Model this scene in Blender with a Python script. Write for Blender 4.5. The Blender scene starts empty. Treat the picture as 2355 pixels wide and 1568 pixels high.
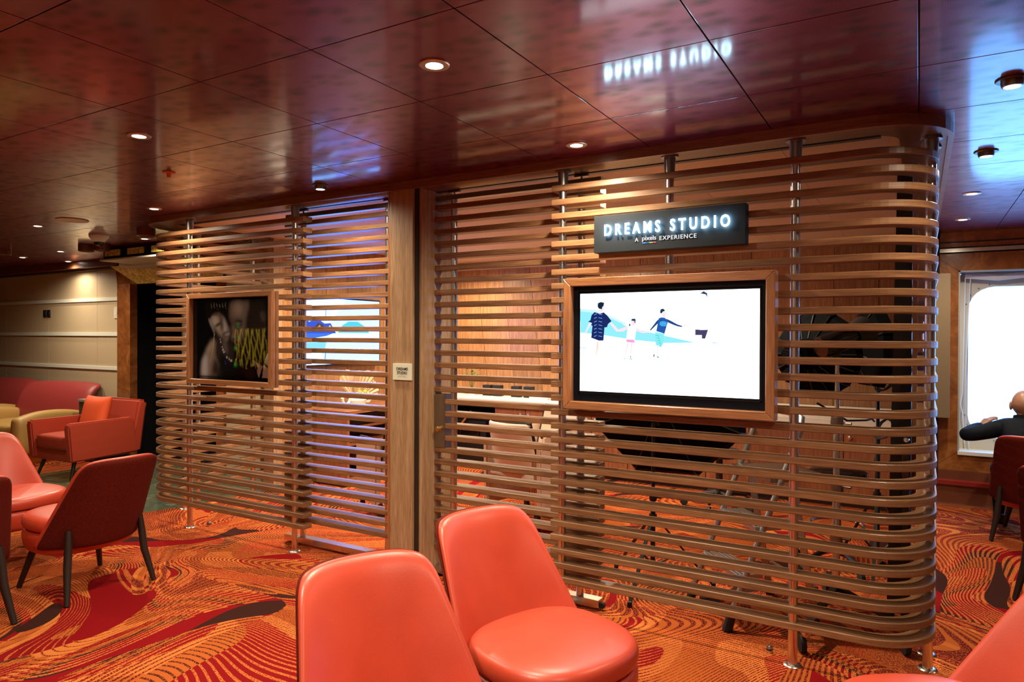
import bpy, bmesh, math, random
from mathutils import Vector, Matrix, noise
random.seed(7)
S = bpy.context.scene
C = S.collection
PI = math.pi

# ------------------------------------------------------------------ camera
cd = bpy.data.cameras.new('camera'); cam = bpy.data.objects.new('camera', cd); C.objects.link(cam)
cd.sensor_width = 36; cd.sensor_fit = 'HORIZONTAL'; cd.lens = 24.284; cd.clip_start = .05; cd.clip_end = 200
_f = Vector((-.50708, .86187, -.00732)); _r = Vector((.86187, .50711, .00344)); _u = Vector((-.00667, .00456, .99997))
cam.matrix_world = Matrix(((_r.x, _u.x, -_f.x, 0), (_r.y, _u.y, -_f.y, 0), (_r.z, _u.z, -_f.z, 1.498), (0, 0, 0, 1)))
S.camera = cam

# ------------------------------------------------------------------ sky, exposure
W = bpy.data.worlds.new('sky'); S.world = W; W.use_nodes = True
wn = W.node_tree.nodes; bg = wn['Background']
bg.inputs[0].default_value = (.15, .44, 1, 1); bg.inputs[1].default_value = 8.5
S.view_settings.view_transform = 'Standard'; S.view_settings.look = 'None'
S.view_settings.exposure = 0.0; S.view_settings.gamma = 1.0; S.view_settings.use_curve_mapping = False
S.cycles.max_bounces = 7; S.cycles.diffuse_bounces = 3; S.cycles.glossy_bounces = 4
S.cycles.transmission_bounces = 6; S.cycles.transparent_max_bounces = 8
S.cycles.sample_clamp_indirect = 4; S.cycles.sample_clamp_direct = 0
S.cycles.use_denoising = True
LOUNGE_W, STUDIO_W = 92.0, 180.0     # power of the downlights
WARM = (1, .86, .64); WARM2 = (1, .86, .62)

# ------------------------------------------------------------------ materials
def mat(name):
    m = bpy.data.materials.new(name); m.use_nodes = True
    return m, m.node_tree.nodes, m.node_tree.links, m.node_tree.nodes['Principled BSDF']
def setp(b, **k):
    names = dict(base='Base Color', rough='Roughness', metal='Metallic', spec='Specular IOR Level', coat='Coat Weight',
                 coatr='Coat Roughness', sheen='Sheen Weight', trans='Transmission Weight', ior='IOR', ecol='Emission Color',
                 estr='Emission Strength', alpha='Alpha', sss='Subsurface Weight')
    for a, v in k.items():
        b.inputs[names[a]].default_value = (*v, 1) if isinstance(v, tuple) and len(v) == 3 else v
def plain(name, base, rough=.5, **k):
    m, n, l, b = mat(name); setp(b, base=base, rough=rough, **k)
    # faint grain so no surface is perfectly even
    t = n.new('ShaderNodeTexNoise'); t.inputs['Scale'].default_value = 40; t.inputs['Detail'].default_value = 3
    mr = n.new('ShaderNodeMapRange'); mr.inputs[3].default_value = rough * .85; mr.inputs[4].default_value = min(1, rough * 1.15)
    co = n.new('ShaderNodeTexCoord'); l.new(co.outputs['Object'], t.inputs['Vector'])
    l.new(t.outputs['Fac'], mr.inputs[0]); l.new(mr.outputs[0], b.inputs['Roughness'])
    return m
def emis(name, col, s):
    m, n, l, b = mat(name); setp(b, base=(0, 0, 0), ecol=col, estr=s, rough=.6); return m
def ramp(n, stops, interp='LINEAR'):
    r = n.new('ShaderNodeValToRGB'); r.color_ramp.interpolation = interp
    e = r.color_ramp.elements
    while len(e) < len(stops): e.new(.5)
    for i, (p, c) in enumerate(stops):
        e[i].position = p; e[i].color = (*c, 1)
    return r
def wood(name, dark, mid, light, rough=.34, coat=.25, gx=1.0):
    """veneer: the grain runs along U of the mesh (in metres)"""
    m, n, l, b = mat(name)
    uv = n.new('ShaderNodeUVMap'); oi = n.new('ShaderNodeObjectInfo')
    mul = n.new('ShaderNodeMath'); mul.operation = 'MULTIPLY'; mul.inputs[1].default_value = 37; l.new(oi.outputs['Random'], mul.inputs[0])
    cb = n.new('ShaderNodeCombineXYZ'); l.new(mul.outputs[0], cb.inputs[0]); l.new(mul.outputs[0], cb.inputs[1])
    ad = n.new('ShaderNodeVectorMath'); ad.operation = 'ADD'; l.new(uv.outputs[0], ad.inputs[0]); l.new(cb.outputs[0], ad.inputs[1])
    mp = n.new('ShaderNodeMapping'); mp.inputs['Scale'].default_value = (1.3 * gx, 22, 1); l.new(ad.outputs[0], mp.inputs[0])
    t = n.new('ShaderNodeTexNoise'); t.inputs['Scale'].default_value = 1.6; t.inputs['Detail'].default_value = 5; t.inputs['Roughness'].default_value = .6
    t.inputs['Distortion'].default_value = .5; l.new(mp.outputs[0], t.inputs['Vector'])
    r = ramp(n, [(.28, dark), (.5, mid), (.72, light)]); l.new(t.outputs['Fac'], r.inputs[0])
    mp2 = n.new('ShaderNodeMapping'); mp2.inputs['Scale'].default_value = (9, 260, 1); l.new(ad.outputs[0], mp2.inputs[0])
    t2 = n.new('ShaderNodeTexNoise'); t2.inputs['Scale'].default_value = 1; t2.inputs['Detail'].default_value = 2; l.new(mp2.outputs[0], t2.inputs['Vector'])
    mr = n.new('ShaderNodeMapRange'); mr.inputs[1].default_value = .3; mr.inputs[2].default_value = .6; mr.inputs[3].default_value = .62; mr.inputs[4].default_value = 1.05; l.new(t2.outputs['Fac'], mr.inputs[0])
    hv = n.new('ShaderNodeMapRange'); hv.inputs[3].default_value = .84; hv.inputs[4].default_value = 1.14; l.new(oi.outputs['Random'], hv.inputs[0])
    m2 = n.new('ShaderNodeMath'); m2.operation = 'MULTIPLY'; l.new(mr.outputs[0], m2.inputs[0]); l.new(hv.outputs[0], m2.inputs[1])
    sc = n.new('ShaderNodeVectorMath'); sc.operation = 'SCALE'; l.new(r.outputs[0], sc.inputs[0]); l.new(m2.outputs[0], sc.inputs['Scale'])
    l.new(sc.outputs[0], b.inputs['Base Color']); setp(b, rough=rough, coat=coat, coatr=.22)
    return m
M = {}
M['slat'] = wood('walnut slat', (.165, .070, .029), (.255, .118, .050), (.345, .175, .080), .4, .08)
M['frame'] = wood('cherry frame', (.27, .10, .038), (.37, .15, .058), (.45, .20, .085), .32, .3)
M['column'] = wood('column veneer', (.32, .175, .085), (.43, .26, .135), (.53, .34, .19), .4, .12)
M['wall'] = wood('wall veneer', (.27, .11, .04), (.37, .17, .066), (.46, .235, .10), .36, .15)
M['cab'] = wood('cabinet veneer', (.24, .075, .03), (.31, .11, .045), (.38, .15, .065), .36, .2)
M['canopy'] = wood('canopy veneer', (.14, .055, .022), (.2, .08, .032), (.26, .11, .045), .36, .3)
M['darkwood'] = wood('dark stained wood', (.012, .007, .005), (.02, .011, .008), (.03, .017, .012), .5, .1)
M['steel'] = plain('brushed steel', (.72, .70, .65), .24, metal=1)
M['steel_d'] = plain('dull steel', (.33, .31, .28), .34, metal=1)
M['alu'] = plain('satin aluminium', (.5, .49, .47), .38, metal=.9)
M['brass'] = plain('brass', (.7, .45, .14), .25, metal=1)
M['black'] = plain('black plastic', (.008, .008, .009), .42)
M['gloss'] = plain('black gloss', (.004, .004, .005), .08)
M['blackcloth'] = plain('black cloth', (.003, .003, .004), .9, spec=.1)
M['rubber'] = plain('black rubber', (.012, .012, .012), .7)
M['white'] = plain('white laminate', (.82, .76, .66), .3)
M['whitecloth'] = plain('white lining cloth', (.62, .55, .48), .8)
M['whitep'] = plain('white plastic', (.78, .77, .73), .35)
M['cream'] = plain('cream paint', (.62, .56, .44), .55)
M['bezel'] = plain('screen bezel', (.002, .004, .009), .35, spec=.2)
M['board'] = plain('matt black sign board', (.010, .013, .017), .62, spec=.25)
M['glow'] = emis('lamp lens', (1, .86, .66), 26)
M['glow_in'] = emis('studio lamp lens', (1, .86, .66), 22)
M['letters'] = emis('lit letters', (.42, .78, 1), 50.0)
M['lettersw'] = emis('lit small letters', (.95, .97, 1), .95)
M['trim_ring'] = plain('lamp ring', (.55, .42, .32), .35, metal=.8)
M['trim_dark'] = plain('dark lamp ring', (.1, .07, .06), .35, metal=.8)
M['ivory'] = plain('ivory sign plastic', (.66, .66, .52), .45)
M['ink'] = plain('black ink', (.01, .01, .01), .6)
M['green'] = plain('leaf', (.06, .12, .02), .5)
M['yellowgreen'] = plain('yellow flower', (.45, .40, .05), .6)
M['dried'] = plain('dried palm', (.62, .42, .24), .7)
M['ceramic'] = plain('cream ceramic', (.75, .66, .54), .4)
M['skin'] = plain('skin', (.36, .17, .10), .42, sss=.05)
M['jacket'] = plain('navy jacket', (.004, .006, .011), .75, spec=.15)
M['trousers'] = plain('dark trousers', (.02, .02, .025), .8)
M['yellow'] = plain('mustard leather', (.46, .27, .08), .45)
M['wine'] = plain('wine red leather', (.30, .036, .034), .42)
M['velvet'] = plain('orange velvet', (.38, .034, .010), .75)
M['cushion'] = plain('bright orange velvet', (.72, .085, .016), .7)
M['stonetop'] = plain('grey stone top', (.3, .28, .24), .35)
M['gold'] = plain('gold', (.8, .55, .15), .3, metal=1)

def leather():
    m, n, l, b = mat('coral leather'); setp(b, base=(.58, .066, .028), rough=.36, spec=.55)
    co = n.new('ShaderNodeTexCoord'); v = n.new('ShaderNodeTexVoronoi'); v.inputs['Scale'].default_value = 260
    l.new(co.outputs['Object'], v.inputs['Vector'])
    bp = n.new('ShaderNodeBump'); bp.inputs['Strength'].default_value = .06; bp.inputs['Distance'].default_value = .002
    l.new(v.outputs['Distance'], bp.inputs['Height']); l.new(bp.outputs[0], b.inputs['Normal'])
    t = n.new('ShaderNodeTexNoise'); t.inputs['Scale'].default_value = 5; l.new(co.outputs['Object'], t.inputs['Vector'])
    r = ramp(n, [(.3, (.53, .057, .024)), (.7, (.62, .070, .031))]); l.new(t.outputs['Fac'], r.inputs[0]); l.new(r.outputs[0], b.inputs['Base Color'])
    return m
M['leather'] = leather()
def fabric(name, c1, c2):
    m, n, l, b = mat(name); setp(b, rough=.9, spec=.15)
    co = n.new('ShaderNodeTexCoord'); t = n.new('ShaderNodeTexNoise'); t.inputs['Scale'].default_value = 120; t.inputs['Detail'].default_value = 3
    l.new(co.outputs['Object'], t.inputs['Vector']); r = ramp(n, [(.3, c1), (.7, c2)]); l.new(t.outputs['Fac'], r.inputs[0]); l.new(r.outputs[0], b.inputs['Base Color'])
    bp = n.new('ShaderNodeBump'); bp.inputs['Strength'].default_value = .2; bp.inputs['Distance'].default_value = .002
    l.new(t.outputs['Fac'], bp.inputs['Height']); l.new(bp.outputs[0], b.inputs['Normal'])
    return m
M['shell'] = fabric('rust shell fabric', (.085, .008, .004), (.135, .014, .006))

def ceiling_mat():
    m, n, l, b = mat('perforated burgundy metal')
    co = n.new('ShaderNodeNewGeometry')
    t = n.new('ShaderNodeTexNoise'); t.inputs['Scale'].default_value = 7; t.inputs['Detail'].default_value = 2; l.new(co.outputs['Position'], t.inputs['Vector'])
    v = n.new('ShaderNodeTexVoronoi'); v.feature = 'SMOOTH_F1'; v.inputs['Scale'].default_value = 11; v.inputs['Smoothness'].default_value = .4
    mp = n.new('ShaderNodeMapping'); mp.inputs['Scale'].default_value = (1, 1.6, 1); l.new(co.outputs['Position'], mp.inputs[0]); l.new(mp.outputs[0], v.inputs['Vector'])
    mx = n.new('ShaderNodeMath'); mx.operation = 'MULTIPLY_ADD'; mx.inputs[1].default_value = .6; l.new(t.outputs['Fac'], mx.inputs[0]); l.new(v.outputs['Distance'], mx.inputs[2])
    r = ramp(n, [(.36, (.070, .004, .011)), (.6, (.155, .006, .028)), (.85, (.21, .010, .052))]); l.new(mx.outputs[0], r.inputs[0])
    # perforation: a fine dot grid
    sc = n.new('ShaderNodeVectorMath'); sc.operation = 'SCALE'; sc.inputs['Scale'].default_value = 160; l.new(co.outputs['Position'], sc.inputs[0])
    fr = n.new('ShaderNodeVectorMath'); fr.operation = 'FRACTION'; l.new(sc.outputs[0], fr.inputs[0])
    su = n.new('ShaderNodeVectorMath'); su.operation = 'SUBTRACT'; su.inputs[1].default_value = (.5, .5, 0); l.new(fr.outputs[0], su.inputs[0])
    m3 = n.new('ShaderNodeVectorMath'); m3.operation = 'MULTIPLY'; m3.inputs[1].default_value = (1, 1, 0); l.new(su.outputs[0], m3.inputs[0])
    ln = n.new('ShaderNodeVectorMath'); ln.operation = 'LENGTH'; l.new(m3.outputs[0], ln.inputs[0])
    st = n.new('ShaderNodeMapRange'); st.inputs[1].default_value = .22; st.inputs[2].default_value = .30; st.inputs[3].default_value = .45; st.inputs[4].default_value = 1; l.new(ln.outputs['Value'], st.inputs[0])
    s2 = n.new('ShaderNodeVectorMath'); s2.operation = 'SCALE'; l.new(r.outputs[0], s2.inputs[0]); l.new(st.outputs[0], s2.inputs['Scale'])
    l.new(s2.outputs[0], b.inputs['Base Color'])
    rr = n.new('ShaderNodeMapRange'); rr.inputs[1].default_value = .4; rr.inputs[2].default_value = .9; rr.inputs[3].default_value = .48; rr.inputs[4].default_value = .38; l.new(mx.outputs[0], rr.inputs[0]); l.new(rr.outputs[0], b.inputs['Roughness'])
    t5 = n.new('ShaderNodeTexNoise'); t5.inputs['Scale'].default_value = 3.5; t5.inputs['Detail'].default_value = 1; l.new(co.outputs['Position'], t5.inputs['Vector'])
    bp = n.new('ShaderNodeBump'); bp.inputs['Strength'].default_value = .12; bp.inputs['Distance'].default_value = .02; l.new(t5.outputs['Fac'], bp.inputs['Height']); l.new(bp.outputs[0], b.inputs['Normal'])
    setp(b, metal=.8, spec=.5, coat=.62, coatr=.10)
    return m
M['ceil'] = ceiling_mat()
M['ceil_in'] = plain('studio ceiling paint', (.56, .36, .22), .6)
M['ceil_gap'] = plain('ceiling void', (.02, .006, .006), .8)

def marble(name, c, scale=2.2, rough=.22):
    m, n, l, b = mat(name); co = n.new('ShaderNodeTexCoord')
    t = n.new('ShaderNodeTexNoise'); t.inputs['Scale'].default_value = scale; t.inputs['Detail'].default_value = 8; t.inputs['Roughness'].default_value = .65; t.inputs['Distortion'].default_value = 1.2
    l.new(co.outputs['Object'], t.inputs['Vector']); r = ramp(n, c); l.new(t.outputs['Fac'], r.inputs[0]); l.new(r.outputs[0], b.inputs['Base Color']); setp(b, rough=rough, coat=.2)
    return m
M['marble'] = marble('orange burl stone', [(.3, (.15, .045, .013)), (.52, (.26, .085, .022)), (.75, (.42, .17, .05))], 5)
M['tile'] = marble('green slate tile', [(.3, (.035, .05, .03)), (.5, (.10, .12, .075)), (.62, (.17, .18, .11)), (.8, (.36, .36, .26))], 4.5, .3)
M['goldstone'] = marble('gold mosaic', [(.35, (.42, .27, .04)), (.5, (.7, .5, .1)), (.62, (1, .85, .35))], 22, .3)
M['beige'] = plain('beige wall panel', (.50, .38, .24), .5)
M['warmwall'] = plain('warm pale wall', (.60, .48, .34), .6)
M['darkwall'] = plain('dark brown wall', (.05, .02, .012), .6)
M['redledge'] = plain('red ledge', (.28, .016, .009), .5)
M['plaque'] = plain('olive beige panel', (.20, .135, .075), .5)
M['lining'] = plain('grey window lining', (.34, .35, .35), .4)
M['grille'] = plain('dark green louvre', (.035, .045, .018), .35)
M['brownledge'] = plain('brown kick board', (.16, .05, .025), .3)

def carpet():
    m, n, l, b = mat('swirl carpet'); setp(b, rough=1.0, spec=.04)
    co = n.new('ShaderNodeTexCoord')
    def nz(scale, detail=0, src=None, dist=0):
        t = n.new('ShaderNodeTexNoise'); t.inputs['Scale'].default_value = scale; t.inputs['Detail'].default_value = detail; t.inputs['Distortion'].default_value = dist
        l.new(src, t.inputs['Vector']); return t
    def mth(op, a, bb=None, c=None):
        x = n.new('ShaderNodeMath'); x.operation = op
        for i, q in enumerate((a, bb, c)):
            if q is None: continue
            if isinstance(q, (int, float)): x.inputs[i].default_value = q
            else: l.new(q, x.inputs[i])
        return x.outputs[0]
    o = co.outputs['Object']
    w = nz(.62, 0, o)
    ws = n.new('ShaderNodeVectorMath'); ws.operation = 'MULTIPLY_ADD'; ws.inputs[1].default_value = (1.5, 1.5, 0); l.new(w.outputs['Color'], ws.inputs[0]); l.new(o, ws.inputs[2])
    p = ws.outputs[0]
    def off(x, y):
        q = n.new('ShaderNodeVectorMath'); q.operation = 'ADD'; q.inputs[1].default_value = (x, y, 0); l.new(p, q.inputs[0]); return q.outputs[0]
    sx_ = n.new('ShaderNodeSeparateXYZ'); l.new(p, sx_.inputs[0])
    h1 = mth('ADD', mth('MULTIPLY', nz(.72, 0, p, .5).outputs['Fac'], .62), mth('MULTIPLY', sx_.outputs[0], .20)); h2 = mth('ADD', mth('MULTIPLY', nz(.9, 0, off(7, 3), .3).outputs['Fac'], .55), mth('MULTIPLY', sx_.outputs[1], .22))    # height fields whose contours are the fine arcs
    m1 = mth('GREATER_THAN', nz(.8, 0, off(3, 11), .8).outputs['Fac'], .52)
    h = mth('ADD', mth('MULTIPLY', h1, mth('SUBTRACT', 1, m1)), mth('MULTIPLY', h2, m1))
    g = nz(.8, 0, off(1, 5), 1.2).outputs['Fac']; k = nz(1.5, 0, off(9, 2), .8).outputs['Fac']
    reg = mth('FRACT', mth('ADD', mth('MULTIPLY', g, 3.4), mth('MULTIPLY', m1, .37)))
    base = ramp(n, [(0, (.52, .115, .024)), (.22, (.70, .20, .044)), (.38, (.28, .009, .010)), (.56, (.54, .12, .024)), (.70, (.06, .018, .012)), (.80, (.27, .008, .010)), (.92, (.62, .16, .036))], 'CONSTANT'); l.new(reg, base.inputs[0])
    alt = ramp(n, [(0, (.14, .012, .011)), (.22, (.22, .014, .012)), (.38, (.62, .16, .036)), (.56, (.09, .018, .013)), (.70, (.60, .15, .036)), (.80, (.66, .17, .04)), (.92, (.20, .014, .013))], 'CONSTANT'); l.new(reg, alt.inputs[0])
    ph = mth('FRACT', mth('MULTIPLY', h, 125))
    th = mth('MULTIPLY_ADD', k, 1.2, -.08)           # stripe width varies until it closes
    line = mth('LESS_THAN', ph, th)
    tuft = nz(130, 0, o).outputs['Fac']              # single tufts break the stripes
    fac = mth('MULTIPLY', line, mth('MULTIPLY_ADD', mth('GREATER_THAN', tuft, .43), .8, .2))
    m0 = n.new('ShaderNodeMix'); m0.data_type = 'RGBA'; l.new(fac, m0.inputs['Factor']); l.new(base.outputs[0], m0.inputs['A']); l.new(alt.outputs[0], m0.inputs['B'])
    # tapering swooshes that run with the arcs
    g2 = nz(1.1, 0, off(4, 8), .6).outputs['Fac']
    sw = mth('LESS_THAN', mth('FRACT', mth('MULTIPLY_ADD', h1, 6.5, .3)), mth('MULTIPLY', mth('MULTIPLY_ADD', g2, 1.5, -.60), mth('SUBTRACT', 1, m1)))
    swc = ramp(n, [(0, (.27, .007, .009)), (.47, (.05, .016, .012)), (.60, (.27, .007, .009))], 'CONSTANT'); l.new(nz(.6, 0, off(2, 9)).outputs['Fac'], swc.inputs[0])
    mx = n.new('ShaderNodeMix'); mx.data_type = 'RGBA'; l.new(sw, mx.inputs['Factor']); l.new(m0.outputs['Result'], mx.inputs['A']); l.new(swc.outputs[0], mx.inputs['B'])
    v2 = mth('MULTIPLY_ADD', nz(240, 2, o).outputs['Fac'], .85, .42)
    sc = n.new('ShaderNodeVectorMath'); sc.operation = 'SCALE'; l.new(mx.outputs['Result'], sc.inputs[0]); l.new(v2, sc.inputs['Scale'])
    l.new(sc.outputs[0], b.inputs['Base Color'])
    bp = n.new('ShaderNodeBump'); bp.inputs['Strength'].default_value = .35; bp.inputs['Distance'].default_value = .004; l.new(nz(240, 2, o).outputs['Fac'], bp.inputs['Height']); l.new(bp.outputs[0], b.inputs['Normal'])
    return m
M['carpet'] = carpet()
def glass():
    m, n, l, b = mat('window glass'); out = n['Material Output']
    tr = n.new('ShaderNodeBsdfTransparent'); tr.inputs[0].default_value = (.96, .98, 1, 1)
    gl = n.new('ShaderNodeBsdfGlossy'); gl.inputs['Roughness'].default_value = .02
    fr = n.new('ShaderNodeFresnel'); fr.inputs[0].default_value = 1.45; mx = n.new('ShaderNodeMixShader')
    l.new(fr.outputs[0], mx.inputs[0]); l.new(tr.outputs[0], mx.inputs[1]); l.new(gl.outputs[0], mx.inputs[2]); l.new(mx.outputs[0], out.inputs[0])
    return m
M['glass'] = glass()
def printed(name, attr, emit):
    """flat picture: colours stored per face of the picture mesh"""
    m, n, l, b = mat(name); a = n.new('ShaderNodeVertexColor'); a.layer_name = attr
    if emit:
        setp(b, base=(0, 0, 0), rough=.2); l.new(a.outputs[0], b.inputs['Emission Color']); b.inputs['Emission Strength'].default_value = emit
    else:
        setp(b, rough=.12); l.new(a.outputs[0], b.inputs['Base Color'])
    return m
M['screen'] = printed('screen picture', 'picture', 3.4)
M['screen2'] = printed('studio screen picture', 'picture', 8.0)
M['print'] = printed('printed picture', 'picture', 0)
# ------------------------------------------------------------------ mesh helpers
def link(name, bm, m, parent=None, smooth=False, grain=None, sub=0):
    """bmesh -> ONE mesh object; grain: axis (0,1,2) along which wood grain runs"""
    me = bpy.data.meshes.new(name)
    bmesh.ops.recalc_face_normals(bm, faces=bm.faces)
    if grain is not None:
        uv = bm.loops.layers.uv.new('UVMap'); a, b2 = [i for i in range(3) if i != grain]
        for f in bm.faces:
            for lo in f.loops:
                co = lo.vert.co; lo[uv].uv = (co[grain], co[a] + co[b2] * 1.01)
    if smooth:
        for f in bm.faces: f.smooth = True
    bm.to_mesh(me); bm.free()
    for q in (m if isinstance(m, (list, tuple)) else [m]): me.materials.append(q)
    o = bpy.data.objects.new(name, me); C.objects.link(o)
    if parent: o.parent = parent
    if sub:
        sm = o.modifiers.new('sub', 'SUBSURF'); sm.levels = sub; sm.render_levels = sub
    if smooth and not sub:
        me.set_sharp_from_angle(angle=math.radians(40))
    return o
def B(): return bmesh.new()
def box(bm, x0, x1, y0, y1, z0, z1, bev=0, mi=0, mtx=None):
    vs = [Vector((x, y, z)) for x in (x0, x1) for y in (y0, y1) for z in (z0, z1)]
    if mtx: vs = [mtx @ v for v in vs]
    v = [bm.verts.new(q) for q in vs]
    fs = [bm.faces.new([v[i] for i in q]) for q in ((0, 1, 3, 2), (4, 6, 7, 5), (0, 4, 5, 1), (2, 3, 7, 6), (0, 2, 6, 4), (1, 5, 7, 3))]
    for f in fs: f.material_index = mi
    if bev:
        es = list({e for f in fs for e in f.edges}); bmesh.ops.bevel(bm, geom=es, offset=bev, segments=2, profile=.7, affect='EDGES')
    return fs
def lathe(bm, prof, c=(0, 0, 0), seg=20, axis=None, mi=0):
    """profile (radius, height) round +Z at c (or turned so Z becomes axis)"""
    q = Vector((0, 0, 1)).rotation_difference(Vector(axis)).to_matrix() if axis else None
    rings = []
    for r, z in prof:
        ring = []
        for i in range(seg):
            a = 2 * PI * i / seg; p = Vector((r * math.cos(a), r * math.sin(a), z))
            if q: p = q @ p
            ring.append(bm.verts.new(p + Vector(c)))
        rings.append(ring)
    for a, b2 in zip(rings, rings[1:]):
        for i in range(seg):
            bm.faces.new((a[i], a[(i + 1) % seg], b2[(i + 1) % seg], b2[i])).material_index = mi
    for ring in (rings[0], rings[-1]):
        try: bm.faces.new(ring).material_index = mi
        except ValueError: pass
def tube(bm, pts, r, seg=8, mi=0, flat=None):
    """round (or flat = (w, h)) bar along points; r may be a list"""
    pts = [Vector(p) for p in pts]; rings = []
    prev = None
    for i, p in enumerate(pts):
        t = (pts[min(i + 1, len(pts) - 1)] - pts[max(i - 1, 0)]).normalized()
        if prev is None:
            up = Vector((0, 0, 1)) if abs(t.z) < .95 else Vector((0, 1, 0))
            s = t.cross(up).normalized()
        else:
            s = (prev - t * prev.dot(t)).normalized()
        prev = s; u2 = t.cross(s)
        ri = r[i] if isinstance(r, (list, tuple)) else r
        if flat:
            ring = [bm.verts.new(p + s * a * flat[0] / 2 + u2 * b3 * flat[1] / 2) for a, b3 in ((1, 1), (-1, 1), (-1, -1), (1, -1))]
        else:
            ring = [bm.verts.new(p + (s * math.cos(2 * PI * k / seg) + u2 * math.sin(2 * PI * k / seg)) * ri) for k in range(seg)]
        rings.append(ring)
    n = len(rings[0])
    for a, b2 in zip(rings, rings[1:]):
        for i in range(n): bm.faces.new((a[i], a[(i + 1) % n], b2[(i + 1) % n], b2[i])).material_index = mi
    bm.faces.new(rings[0]).material_index = mi; bm.faces.new(rings[-1]).material_index = mi
def sweep(name, path, prof, z, m, parent):
    """board along a 2-D path; prof = list of (sideways, up); UV: u along the board"""
    me = bpy.data.meshes.new(name); V = []; F = []; n = len(prof); L = [0]
    for a, b2 in zip(path, path[1:]): L.append(L[-1] + math.hypot(b2[0] - a[0], b2[1] - a[1]))
    for i, p in enumerate(path):
        a = path[max(i - 1, 0)]; b2 = path[min(i + 1, len(path) - 1)]
        tx, ty = b2[0] - a[0], b2[1] - a[1]; d = math.hypot(tx, ty); nx, ny = ty / d, -tx / d
        for s, h in prof: V.append((p[0] + nx * s, p[1] + ny * s, z + h))
    peri = [0]
    for k in range(n): peri.append(peri[-1] + math.dist(prof[k], prof[(k + 1) % n]))
    UV = []
    for i in range(len(path) - 1):
        for k in range(n):
            k2 = (k + 1) % n
            F.append((i * n + k, i * n + k2, (i + 1) * n + k2, (i + 1) * n + k))
            UV += [(L[i], peri[k]), (L[i], peri[k + 1]), (L[i + 1], peri[k + 1]), (L[i + 1], peri[k])]
    e = (len(path) - 1) * n
    for base, order in ((0, range(n - 1, -1, -1)), (e, range(n))):
        F.append(tuple(base + k for k in order)); UV += [(prof[k][0], prof[k][1]) for k in order]
    me.from_pydata(V, [], F); uv = me.uv_layers.new(name='UVMap')
    for i, q in enumerate(UV): uv.data[i].uv = q
    me.materials.append(m); me.update()
    o = bpy.data.objects.new(name, me); C.objects.link(o); o.parent = parent
    return o
def prism(bm, poly, z0, z1, mi=0):
    a = [bm.verts.new((x, y, z0)) for x, y in poly]; b2 = [bm.verts.new((x, y, z1)) for x, y in poly]
    bm.faces.new(a).material_index = mi; bm.faces.new(b2).material_index = mi
    for i in range(len(poly)): bm.faces.new((a[i], a[(i + 1) % len(poly)], b2[(i + 1) % len(poly)], b2[i])).material_index = mi
def arc(cx, cy, r, a0, a1, n): return [(cx + r * math.cos(a0 + (a1 - a0) * i / n), cy + r * math.sin(a0 + (a1 - a0) * i / n)) for i in range(n + 1)]
def thing(name, label, cat, loc=(0, 0, 0), rz=0, group=None):
    o = bpy.data.objects.new(name, None); C.objects.link(o); o.empty_display_size = .1
    o.location = loc; o.rotation_euler = (0, 0, rz); o['label'] = label; o['category'] = cat
    if group: o['group'] = group
    return o
def tag(o, label, cat, group=None):
    o['label'] = label; o['category'] = cat
    if group: o['group'] = group
    return o
def struct(name, bm, m, parent=None, grain=None):
    o = link(name, bm, m, parent, grain=grain)
    if not parent: o['kind'] = 'structure'
    return o
def sempty(name):
    o = bpy.data.objects.new(name, None); C.objects.link(o); o['kind'] = 'structure'; return o
def dup(root, loc, rz, label, group=None):
    r = root.copy(); C.objects.link(r); r.location = loc; r.rotation_euler = (0, 0, rz); r['label'] = label
    if group: r['group'] = group
    for ch in list(root.children):
        c2 = ch.copy(); C.objects.link(c2); c2.parent = r
        for g in list(ch.children):
            d = g.copy(); C.objects.link(d); d.parent = c2
    return r
def picture(name, w, h, layers, m, parent, at, ux=(1, 0, 0), n=(0, -1, 0), mult=0):
    """flat picture of coloured shapes (s,t in 0..1), each a hair above the last"""
    me = bpy.data.meshes.new(name); V = []; F = []; col = []
    at = Vector(at); ux = Vector(ux); nv = Vector(n)
    for k, (poly, c) in enumerate(layers):
        b0 = len(V)
        if mult and min(c) < .9 and k and not (len(c) == 3 and c[2] == 1 and mult > 5): c = tuple(q / mult for q in c)
        for s, t in poly: V.append(at + ux * s * w + Vector((0, 0, 1)) * t * h + nv * (k * .00012))
        F.append(tuple(range(b0, len(V)))); col += [c] * len(poly)
    me.from_pydata(V, [], F); a = me.color_attributes.new('picture', 'FLOAT_COLOR', 'CORNER')
    for i, c in enumerate(col): a.data[i].color = (*c, 1)
    me.materials.append(m); o = bpy.data.objects.new(name, me); C.objects.link(o); o.parent = parent
    return o
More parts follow.
